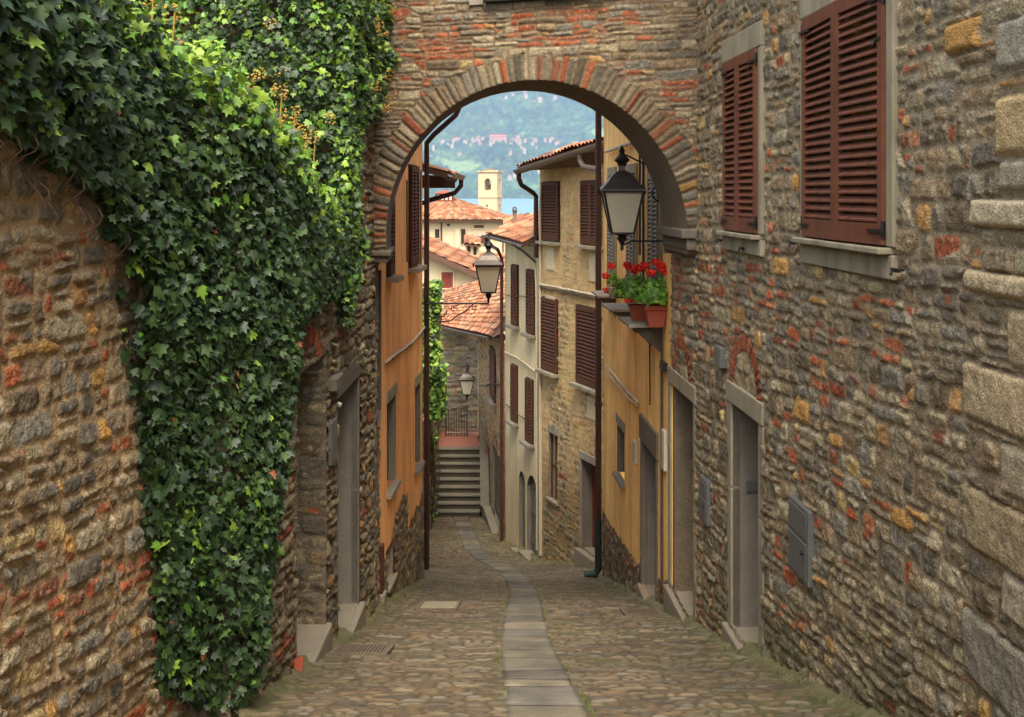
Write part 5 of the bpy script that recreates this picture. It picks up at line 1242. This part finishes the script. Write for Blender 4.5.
# ================================================================== LAMPS
def lamp(loc, label, s=1.0):
    t = thing('street_lamp', label, 'street lamp', loc, 'wall lanterns'); x, y, z = loc
    wt, wb, H = .205*s, .115*s, .44*s            # half widths at top and bottom of the glass
    mb = MB(); q = pi/4; k = math.sqrt(2)
    for sx, sy in ((-1, -1), (1, -1), (1, 1), (-1, 1)): mb.tube([(x+sx*wb, y+sy*wb, z), (x+sx*wt, y+sy*wt, z+H)], .011*s, 6)
    for (w2, zq, hh) in ((wb, -.012, .024), (wt, H-.012, .03)):
        for sg in (-1, 1):
            mb.box(x-w2-.012, x+w2+.012, y+sg*w2-.012, y+sg*w2+.012, z+zq*1, z+zq+hh); mb.box(x+sg*w2-.012, x+sg*w2+.012, y-w2+.013, y+w2-.013, z+zq, z+zq+hh)
    mb.build('frame', M['iron'], t)
    for i in range(4):
        a = q+i*pi/2; A = [(x+math.cos(a+j*pi/2)*k*wb*.97, y+math.sin(a+j*pi/2)*k*wb*.97, z+.01) for j in (0, 1)]; B = [(x+math.cos(a+j*pi/2)*k*wt*.97, y+math.sin(a+j*pi/2)*k*wt*.97, z+H-.01) for j in (1, 0)]
        c0 = np.array((x, y, 0)); th_ = [tuple(np.array(p)*(1)+(c0-np.array((p[0], p[1], 0)))*.03) for p in A+B]
        mb = MB(); mb.hexa(list(A+B)+th_); mb.build('pane', M['glass'], t)
    mb = MB(); mb.lathe((x, y, z+H+.012), [(k*(wt+.035)*1, 0), (k*(wt+.035), .015*s), (k*wt*.82, .085*s), (k*wt*.55, .16*s), (k*wt*.33, .20*s), (.05*s, .215*s), (.05*s, .27*s)], 4, ang=q); mb.build('roof', M['iron_roof'], t)
    mb = MB(); mb.lathe((x, y, z+H+.275*s), [(.045*s, 0), (.05*s, .03*s), (.085*s, .06*s), (.07*s, .085*s), (.035*s, .12*s), (.025*s, .15*s), (.035*s, .165*s), (.02*s, .19*s), (.006*s, .22*s)], 10); mb.build('finial', M['iron'], t)
    for sx in (-1, 1):
        mb = MB(); mb.lathe((x+sx*(wt+.045), y, z+H+.0), [(.006, -.03*s), (.014*s, -.01*s), (.016*s, .02*s), (.004, .05*s)], 6); mb.build('corner_knob', M['iron'], t)
    mb = MB(); mb.lathe((x, y, z), [(.01, -.19*s), (.022*s, -.16*s), (.014*s, -.14*s), (.03*s, -.10*s), (.055*s, -.06*s), (.04*s, -.03*s), (wb*.95, -.013)], 8); mb.build('pendant', M['iron'], t)
    mb = MB(); mb.lathe((x, y, z+.0), [(.03*s, 0), (.03*s, .1*s), (.024*s, .12*s), (.05*s, .17*s), (.06*s, .22*s), (.045*s, .28*s), (.01*s, .31*s)], 12); mb.build('bulb', M['gutter'], t, smooth=True)
    return t
# right lamp, hung from the arch on a curved rod
YL = 14.35; lz = zz(233, YL); lx_ = xx(622, YL)
L1 = lamp((lx_, YL, lz), 'large glass lantern hanging right of centre under the archway', 1.12)
mb = MB(); top_z = zz(157, YL); pr = xx(668, YL)
pts = [(lx_-.02, YL, top_z-.02), (lx_-.01, YL, top_z+.03), (lx_+.06, YL, top_z+.02)]+[(lx_+.06+(pr-lx_)*t, YL, top_z+.02-(zz(157, YL)-zz(169, YL)+.04)*math.sin(t*pi/2)) for t in np.linspace(.1, 1, 8)]
mb.tube(pts, .011, 6)
mb.tube([(xx(632, YL), YL, zz(241, YL)), (xx(676, YL), YL, zz(241, YL))], .013, 6)
cxr, czr = xx(661, YL), zz(193, YL)
mb.tube([(cxr+math.cos(a)*.105*(1-.0*a), YL, czr+math.sin(a)*.105) for a in np.linspace(R(60), R(330), 16)]+[(xx(671, YL), YL, zz(188, YL))], .011, 6)
mb.tube([(lx_, YL, lz-.15), (xx(632, YL), YL, zz(241, YL))], .012, 6)
mb.build('bracket', M['iron'], L1)
# left lamp on its scrolled bracket
YL = 19.9; lz = zz(292, YL); lx_ = xx(488.5, YL)
L2 = lamp((lx_, YL, lz), 'glass lantern on a scrolled bracket from the orange house corner', 1.0)
mb = MB(); wx = xx(428, YL); az = zz(303.5, YL)
mb.tube([(wx-.1, YL, az), (lx_, YL, az+.0), (lx_, YL, lz-.1)], .016, 6)
mb.tube([(wx-.02, YL, zz(318, YL)), (wx+.10, YL, zz(322, YL)), (xx(450, YL), YL, zz(321, YL)), (xx(458, YL), YL, zz(315, YL)), (xx(466, YL), YL, zz(311, YL)), (xx(474, YL), YL, az)], .012, 6)
cxr, czr = xx(438, YL), zz(311.5, YL)
mb.tube([(cxr+math.cos(a)*(.035+.018*a), YL, czr+math.sin(a)*(.035+.012*a)) for a in np.linspace(0, 6.5, 26)], .011, 6)
for (x_, y_) in ((453, 308.5), (474, 308)): mb.tube([(xx(x_, YL)+math.cos(a)*.035, YL, zz(y_, YL)+math.sin(a)*.035) for a in np.linspace(0, 5.2, 12)], .009, 6)
mb.tube([(wx-.04, YL, az+.12), (wx-.04, YL, zz(324, YL))], .02, 6)
mb.build('bracket', M['iron'], L2)
# far lamp
YL = 34.5; lz = zz(394, YL); lx_ = xx(467, YL)
L3 = lamp((lx_, YL, lz), 'smallest lantern on a short arm above the steps', .95)
mb = MB(); mb.tube([(lx_, YL, lz+.6), (lx_, YL, zz(377, YL)), (lx_+.12, YL, zz(375, YL)), (lx_+.28, YL+.0, zz(376, YL)), (lx_+.2, YL, zz(384, YL)), (xx(489, YL), YL, zz(384.5, YL))], .018, 6); mb.build('bracket', M['panel'], L3)

# ================================================================== FLOWER POTS
def plant(root, c, rx, ry, rz_, n, seed, size, flowers, stems=True):
    r = np.random.RandomState(seed); d = r.randn(n, 3); d /= np.linalg.norm(d, axis=1)[:, None]; d[:, 2] = np.abs(d[:, 2])*1.0-.25
    rad = r.rand(n)**.4; P = np.array(c)+d*rad[:, None]*np.array((rx, ry, rz_))
    cl = np.array([S(92, 140, 48), S(118, 164, 58), S(70, 116, 42), S(142, 178, 72)])[r.randint(0, 4, n)]*(.7+.5*r.rand(n))[:, None]
    leaves('foliage', P, d, size*(.7+.6*r.rand(n)), cl, LEAF_B, M['leaf'], root, seed, tipdown=.2, spread=.6, fold=.2)
    PF = []; NF = []
    for (fx, fy_, fz, fr_) in flowers:
        k = 70; dd = r.randn(k, 3); dd /= np.linalg.norm(dd, axis=1)[:, None]; PF.append(np.array((fx, fy_, fz))+dd*fr_*np.array((1, 1, .75))); NF.append(dd)
    if PF:
        PF = np.concatenate(PF); NF = np.concatenate(NF)
        cc = np.array([S(238, 30, 14), S(214, 18, 14), S(244, 60, 34)])[r.randint(0, 3, len(PF))]
        leaves('flowers', PF, NF, .035*(.8+.4*r.rand(len(PF))), cc, LEAF_B, M['petal'], root, seed+1, tipdown=0, spread=.4, fold=.1)
        mb = MB()
        for (fx, fy_, fz, fr_) in flowers: mb.tube([(c[0]+(fx-c[0])*.3, c[1]+(fy_-c[1])*.3, c[2]-.02), (fx, fy_, fz)], .006, 5)
        mb.build('stems', M['leafstem'], root)
M['leafstem'] = mat('green_stem', S(86, 116, 50), var=.1)
def pot(c, w, h, root, wy=None):
    wy = wy or w; mb = MB(); k = math.sqrt(2)/2; s = (1, wy/w)
    mb.lathe(c, [(w*.72*k, 0), (w*.95*k, h*.8), (w*1.08*k, h*.8), (w*1.1*k, h), (w*.98*k, h), (w*.92*k, h*.86)], 4, ang=pi/4, scale=s); o = mb.build('pot', M['pot'], root, bevel=.012)
    mb = MB(); mb.box(c[0]-w*.42, c[0]+w*.42, c[1]-wy*.42, c[1]+wy*.42, c[2]+h*.8, c[2]+h*.88); mb.build('soil', M['soil'], root)
zl = -1.63
Yp = 14.75; px = xx(655.5, Yp); pot_z = zl+.0
t = thing('flower_pot', 'square terracotta pot of red geraniums nearest the archway on the ledge', 'potted plant', (px, Yp, pot_z), 'geraniums on the ochre house')
pot((px, Yp, pot_z), .26, .27, t, .28)
fl = [(xx(x_, Yp+dy), Yp+dy, zz(y_, Yp+dy), .05) for x_, y_, dy in ((661, 266, -.05), (657, 262, .02), (665, 271, -.08), (645, 266, .1), (651, 273, 0), (638, 268, .1))]
plant(t, (px-.02, Yp, pot_z+.38), .26, .28, .28, 1000, 3, .055, fl)
Yp = 15.5; px = xx(638, Yp)
t = thing('flower_pot', 'darker terracotta pot of geraniums tucked behind the square one', 'potted plant', (px, Yp, zl), 'geraniums on the ochre house')
pot((px, Yp, zl), .22, .2, t)
fl = [(xx(x_, Yp+dy), Yp+dy, zz(y_, Yp+dy), .05) for x_, y_, dy in ((634, 270, 0), (627, 265, .1), (642, 268, -.1), (629, 300, -.2))]
plant(t, (px-.06, Yp, zl+.38), .30, .3, .27, 1000, 5, .055, fl)
Yp = 18.9; px = xx(613.5, Yp)
t = thing('flower_pot', 'small white pot of trailing red flowers by the dark downpipe', 'potted plant', (px, Yp, zl), 'geraniums on the ochre house')
mb = MB(); mb.lathe((px, Yp, zl), [(.06, 0), (.1, .14), (.11, .15), (.11, .17), (.09, .17)], 14); mb.build('pot', M['panel'], t)
fl = [(xx(x_, Yp), Yp, zz(y_, Yp), .06) for x_, y_ in ((611, 266), (606, 276), (608, 290), (616, 288))]
plant(t, (px, Yp, zl+.26), .12, .12, .16, 160, 7, .05, fl)

# ================================================================== STREET FURNITURE
def plate(x0, x1, yt, yb, kind, label, cat, name):
    ym = (yt+yb)/2; Yc = 1596/(ym-502); Y0, Y1 = 1596/(yb-502), 1596/(yt-502); a, b = xx(x0, Yc), xx(x1, Yc)
    t = thing(name, label, cat, ((a+b)/2, Yc, g(Yc)))
    zf = lambda Yq: g(Yq)+.022
    mb = MB(); e = .035
    def bx(xa, xb, ya, yb_, h0=0, h1=.016): mb.hexa([(xa, ya, zf(ya)+h0-.03), (xb, ya, zf(ya)+h0-.03), (xb, yb_, zf(yb_)+h0-.03), (xa, yb_, zf(yb_)+h0-.03), (xa, ya, zf(ya)+h1), (xb, ya, zf(ya)+h1), (xb, yb_, zf(yb_)+h1), (xa, yb_, zf(yb_)+h1)])
    bx(a, b, Y0, Y0+e); bx(a, b, Y1-e, Y1); bx(a, a+e, Y0+e+.001, Y1-e-.001); bx(b-e, b, Y0+e+.001, Y1-e-.001); mb.build('frame', M['grate'], t)
    mb = MB()
    if kind == 'grate':
        n = 14
        for i in range(n): xa = a+e+(b-a-2*e)*(i+.15)/n; bx(xa, xa+(b-a-2*e)/n*.6, Y0+e, Y1-e, 0, .012)
        mb.build('bars', M['grate'], t)
        mb = MB(); mb.quad([(a+e, Y0+e, zf(Y0)-.01), (b-e, Y0+e, zf(Y0)-.01), (b-e, Y1-e, zf(Y1)-.01), (a+e, Y1-e, zf(Y1)-.01)]); mb.build('sump', M['dark'], t)
    else:
        bx(a+e+.003, b-e-.003, Y0+e+.003, Y1-e-.003, 0, .01); mb.build('lid', M['dressed_grey'] if kind == 'lid' else M['grate'], t)
    return t
plate(334, 391, 648, 657, 'grate', 'slotted iron drain grate in the cobbles before the left doors', 'drain', 'drain_grate')
plate(419, 459, 603.5, 611.5, 'lid', 'pale stone inspection cover left of the paving strip', 'cover', 'inspection_cover')
plate(622, 660, 611, 617, 'grate', 'slotted iron drain grate near the right hand doors', 'drain', 'drain_grate')
plate(455, 466, 534, 537, 'lidm', 'small dark metal cover in the street before the steps', 'cover', 'inspection_cover')
plate(474, 488, 539, 542, 'lidm', 'dark metal cover beside the brown downpipe in the street', 'cover', 'inspection_cover')
pt_ = (xx(297, 9.2), 9.2, g(9.2)+.02)
mb = MB(); q = [(-.03, -.02, -.02), (.035, -.02, -.02), (.035, 0, -.02), (-.03, 0, -.02), (-.045, .02, .09), (.05, .02, .12), (.05, .04, .12), (-.045, .04, .09)]; mb.hexa([(pt_[0]+a_, pt_[1]+b_, pt_[2]+c_) for a_, b_, c_ in q])
tag(mb.build('tile_shard', M['pot'], bevel=.006), 'broken terracotta tile propped at the foot of the left wall', 'tile')

# ================================================================== IVY
M['berries'] = mat('ochre_berries', S(160, 126, 58), var=.25, vs_=30)
def ivy_near():
    r = np.random.RandomState(21); t = thing('ivy', 'dense ivy draped over the near left wall down to the street', 'plant', (-1.7, 8, g(8)), 'ivy on the left walls')
    Ys = []; N = 0; P = []; Nn = []; Br = []; Sz = []
    Yk = [2.6, 4.7, 5.3, 6.45, 6.75, 7.1, 7.75, 8.1, 8.4, 10.2, 11.0, 11.9]
    LOk = [.8, .36, .24, -.18, -2.9, -3.05, -3.1, -2.0, -1.0, -.85, -.95, -.8]
    XK = [2.6, 6.2, 6.9, 7.5, 8.2, 12.]; XV = [-2.08, -2.04, -1.98, -1.66, -1.56, -1.60]
    TK = [2.6, 4.7, 6.28, 7.94, 9.5, 11.9]; TV = [2.0, 1.5, 1.02, .48, .1, -.35]
    # hanging face
    n = 78000; Y = r.uniform(2.8, 11.9, n); y_ = r.rand(n)
    lo = np.interp(Y, Yk, LOk)+(fbm(Y*4, Y*0, 7)-.5)*.35; hi = np.interp(Y, TK, TV)
    wgt = (hi-lo)/4.2; k = r.rand(n) < wgt*1.0; Y = Y[k]; lo = lo[k]; hi = hi[k]; y_ = y_[k]
    z = lo+(hi-lo)*y_
    bulge = (fbm(Y*1.6, z*1.4, 31)-.35)*.32+(fbm(Y*5, z*5, 33)-.5)*.12; bulge = np.maximum(bulge, .04)*np.interp(Y, [7.2, 8.0], [1, .6])
    edge = np.minimum(1, (z-lo)/.3)
    dpt = (r.rand(len(Y))**2.2)*.20
    X = np.interp(Y, XK, XV)+bulge*edge-dpt*1.0+.02
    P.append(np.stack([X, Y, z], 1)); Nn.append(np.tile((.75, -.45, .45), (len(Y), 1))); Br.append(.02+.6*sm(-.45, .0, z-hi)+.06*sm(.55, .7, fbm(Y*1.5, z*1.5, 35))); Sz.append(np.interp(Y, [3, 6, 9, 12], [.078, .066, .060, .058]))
    # rounded crest and the mat behind it
    n = 26000; Y = r.uniform(2.8, 11.4, n); a = r.rand(n); hi = np.interp(Y, TK, TV); xw = np.interp(Y, XK, XV)
    back = a*2.6; X = xw-back+.05; z = hi+.14*np.sin(np.minimum(a*8, pi/2))+(fbm(Y*2.2, X*2.2, 41)-.45)*.45+(fbm(Y*6, X*6, 43)-.5)*.2-r.rand(n)**2*.2
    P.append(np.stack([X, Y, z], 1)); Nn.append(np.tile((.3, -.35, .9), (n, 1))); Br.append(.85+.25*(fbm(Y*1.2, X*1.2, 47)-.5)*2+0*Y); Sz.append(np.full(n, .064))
    # spill of pale new growth further back
    P = np.concatenate(P); Nn = np.concatenate(Nn); Br = np.concatenate(Br); Sz = np.concatenate(Sz)*(.45+.95*r.rand(len(P))**1.4)
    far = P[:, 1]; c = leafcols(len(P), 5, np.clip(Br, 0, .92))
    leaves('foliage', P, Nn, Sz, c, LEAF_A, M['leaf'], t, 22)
    # stems
    mb = MB()
    for i in range(60):
        Y0 = r.uniform(3.2, 9.0); z0 = float(np.interp(Y0, TK, TV))-.1; zl_ = float(np.interp(Y0, Yk, LOk))+r.uniform(.1, .5); pts = []
        zl_ = max(zl_, g(Y0)+.02)
        for k in range(9):
            f_ = k/8; yy = Y0+.12*math.sin(f_*6+i)+.05*r.randn()*.5; z_ = z0+(zl_-z0)*f_; pts.append((float(np.interp(yy, XK, XV))-.08-.10*(1-abs(2*f_-1)), yy, z_))
        mb.tube(pts, [.012]+[.008]*7+[.003], 5)
    mb.build('stems', M['stem'], t)
    # trailing shoots across the bare wall
    mb = MB(); SP = []
    for i in range(11):
        Y0 = r.uniform(4.6, 6.9); z0 = float(np.interp(Y0, Yk, LOk)); z0 = max(z0, -2.4) if Y0 < 6.5 else r.uniform(-2.6, -.2); dr = r.uniform(-.5, .1); pts = []; y1, z1 = Y0, z0+.1
        for k in range(9): pts.append((-2.06+.05*math.sin(k+i), y1, z1)); y1 += dr*.07-.02*math.sin(k*1.7+i); z1 -= r.uniform(.02, .06); SP.append(pts[-1])
        mb = MB(); mb.tube(pts, [.0045]*8+[.002], 5); mb.build('trailing_shoot', M['stem'], t)
    # berry clusters on the crest
    mb = MB(); V = []; 
    for i in range(46):
        Y0 = r.uniform(5.0, 10.6); bk_ = r.uniform(0.0, .9); x0 = float(np.interp(Y0, XK, XV))-bk_; z0 = float(np.interp(Y0, TK, TV))+.22+r.uniform(-.05, .2)
        mb = MB(); mb.tube([(x0, Y0, z0-.22), (x0+.02, Y0-.02, z0)], .006, 5)
        for k in range(16):
            d = r.randn(3); d /= np.linalg.norm(d); q = np.array((x0, Y0, z0))+d*.055; mb.lathe(q, [(.003, -.009), (.010, 0), (.003, .009)], 5)
        mb.build('berry_cluster', M['berries'], t)
ivy_near()
def ivy_tall():
    r = np.random.RandomState(31); t = thing('ivy', 'dark ivy covering the tall wall beside the arch up to the top left', 'plant', (-2.6, 11.3, -.6), 'ivy on the left walls')
    P = []; Nn = []; Br = []
    n = 18000; X = r.uniform(-5.2, -1.5, n); z = r.uniform(-.9, 3.3, n)
    b = (fbm(X*1.5, z*1.5, 51)-.4)*.5+(fbm(X*5, z*5, 53)-.5)*.15
    Y = 11.28-np.maximum(b, -.05)+r.rand(n)**2*.12-.08
    k = ~((z < -.2-.6*(X+1.5)) & (X > -1.75) & (z < -.35)); P.append(np.stack([X, Y, z], 1)[k]); Nn.append(np.tile((.15, -.85, .45), (k.sum(), 1))); Br.append((.16+.35*(fbm(X*2, z*2, 57) > .58))[k])
    # round the corner on the alley side and out over the arch face
    n = 14000; Y = r.uniform(11.2, 13.95, n); z = r.uniform(-1.2, 3.3, n)
    jag = (fbm(z*2.2, z*0+2, 61)-.5)*.9
    ymax = np.interp(z, [-1.2, -.6, .3, .6, .85, 1.2, 3.3], [11.7, 12.05, 12.2, 12.5, 13.3, 14.0, 14.0])+jag*.6*(z < 1)
    k = Y < ymax; Y = Y[k]; z = z[k]; X = -1.58+(fbm(Y*1.7, z*1.7, 63)-.3)*.28*np.minimum(1, (ymax[k]-Y)/.25+.2)-r.rand(k.sum())**2*.12
    P.append(np.stack([X, Y, z], 1)); Nn.append(np.tile((.7, -.5, .45), (len(Y), 1))); Br.append(.3+0*Y)
    n = 4000; u = r.rand(n)**1.2*.62; z = r.uniform(.9, 3.3, n); w = np.interp(z, [.9, 1.2, 1.6, 2.0, 3.3], [.08, .18, .34, .30, .24])+(fbm(z*4, z*0, 9)-.5)*.22
    k = u < w; q = np.array([FR_A.p(uu, .08+.2*(1-uu/.6)*r.rand(), zz_) for uu, zz_ in zip(u[k], z[k])]); P.append(q); Nn.append(np.tile((.3, -.8, .5), (len(q), 1))); Br.append(np.full(len(q), .35))
    P = np.concatenate(P); Nn = np.concatenate(Nn); Br = np.concatenate(Br)
    leaves('foliage', P, Nn, .066*(.6+.75*r.rand(len(P))), leafcols(len(P), 9, Br), LEAF_A, M['leaf'], t, 33)
    mb = MB()
    for i in range(40):
        x0 = r.uniform(-4.6, -1.7); pts = [(x0+.15*math.sin(k*.8+i), 11.36, 3.1-k*.42) for k in range(9)]; mb.tube(pts, .01, 5)
    for i in range(14):
        y0 = r.uniform(11.6, 12.6); pts = [(-1.6, y0+.1*math.sin(k*.9+i)+k*.03, 2.8-k*.42) for k in range(8)]; mb.tube(pts, .01, 5)
    mb.build('stems', M['stem'], t)
    mb = MB()
    for i in range(26):
        if i < 16: x0, y0, z0 = r.uniform(-3.6, -1.6), 11.0+r.uniform(-.12, 0), r.uniform(-.1, 1.9)
        else: x0, y0, z0 = -1.42+r.uniform(0, .08), r.uniform(11.6, 13.6), r.uniform(.9, 2.2)
        mb = MB()
        for k in range(16):
            d = r.randn(3); d /= np.linalg.norm(d); mb.lathe(np.array((x0, y0, z0))+d*.055, [(.003, -.010), (.011, 0), (.003, .010)], 5)
        mb.build('berry_cluster', M['berries'], t)
ivy_tall()
def climber(label, box, n, seed, size=.09, bright=.6):
    r = np.random.RandomState(seed); t = thing('climbing_plant', label, 'plant', (box[0][0], box[1][0], box[2][0]))
    X = r.uniform(*box[0], n); Y = r.uniform(*box[1], n); z = r.uniform(*box[2], n)
    k = fbm(Y*1.1+X*.8, z*1.1, seed, 3)+.18*(r.rand(n)-.5) > .42; P = np.stack([X, Y, z], 1)[k]
    leaves('foliage', P, np.tile((.5, -.7, .5), (len(P), 1)), size*(.6+.8*r.rand(len(P))), leafcols(len(P), seed, np.full(len(P), bright)), LEAF_B, M['leaf'], t, seed)
    mb = MB()
    for i in range(8): x0 = r.uniform(*box[0]); y0 = r.uniform(*box[1]); mb.tube([(x0, y0, box[2][0]), (x0+.1, y0, (box[2][0]+box[2][1])/2), (x0, y0+.1, box[2][1])], .015, 5)
    mb.build('stems', M['stem'], t); return t
climber('bright green bush leaning from the wall left of the lower steps', ((xx(424, 31), xx(444, 31)), (30.2, 31.6), (zz(412, 31), zz(364, 31))), 4200, 71, .12)
climber('light green creeper hanging behind the lantern bracket', ((xx(424, 29), xx(439, 29)), (28.6, 29.8), (zz(362, 29), zz(282, 29))), 4200, 72, .11, .7)
climber('sparse weeds on the low wall at the left of the steps', ((xx(428, 33), xx(435, 33)), (32, 34), (zz(520, 33), zz(430, 33))), 900, 73, .08, .5)
# grass and weeds along the wall feet
def weeds():
    r = np.random.RandomState(77); n = 1500; Y = r.uniform(5.5, 30, n)**1.0; s = r.rand(n) < .5
    X = np.where(s, XL(Y)+.02+r.rand(n)**2*.16, XR(Y)-.02-r.rand(n)**2*.16); cl = fbm(Y*1.3, X*0+s, 81) > .47; X = X[cl]; Y = Y[cl]
    P = np.stack([X, Y, G(Y)+.01], 1); nn = len(P)
    c = np.array([S(76, 90, 40), S(90, 100, 50), S(62, 78, 36)])[r.randint(0, 3, nn)]
    # strip edges
    n2 = 1500; Y2 = r.uniform(6.5, 15, n2); sg = np.where(r.rand(n2) < .5, -1, 1); X2 = strip_x(Y2)+sg*(strip_hw(Y2)+.012+r.rand(n2)*.02); k = fbm(Y2*2.2, sg*1., 85) > .5
    P2 = np.stack([X2, Y2, G(Y2)-.002], 1)[k]; c2 = np.tile(S(88, 104, 40), (len(P2), 1))
    P = np.concatenate([P, P2]); c = np.concatenate([c, c2]); sz = np.concatenate([.025+.035*r.rand(nn), np.full(len(P2), .022)])
    o = leaves('grass', P, np.tile((0, -.6, .5), (len(P), 1)), sz, c, [(0, .5), (0, 0), (.12, .3), (.09, .7), (0, 1), (-.09, .7), (-.12, .3)], M['leaf'], None, 5, tipdown=-.9, spread=.5)
    struct(o, 'stuff')
weeds()

# ================================================================== HAZE
hz = bpy.data.materials.new('pale_air'); hz.use_nodes = True; N = hz.node_tree.nodes; N.remove(N["Principled BSDF"])
pv = N.new("ShaderNodeVolumePrincipled"); pv.inputs["Color"].default_value = (.52, .67, .94, 1); pv.inputs["Density"].default_value = .85e-4; pv.inputs["Anisotropy"].default_value = .2
hz.node_tree.links.new(pv.outputs[0], N["Material Output"].inputs["Volume"])
mb = MB(); mb.box(-8000, 8000, -300, 10500, -62, 1700); o = mb.build('haze', hz); struct(o, 'stuff')
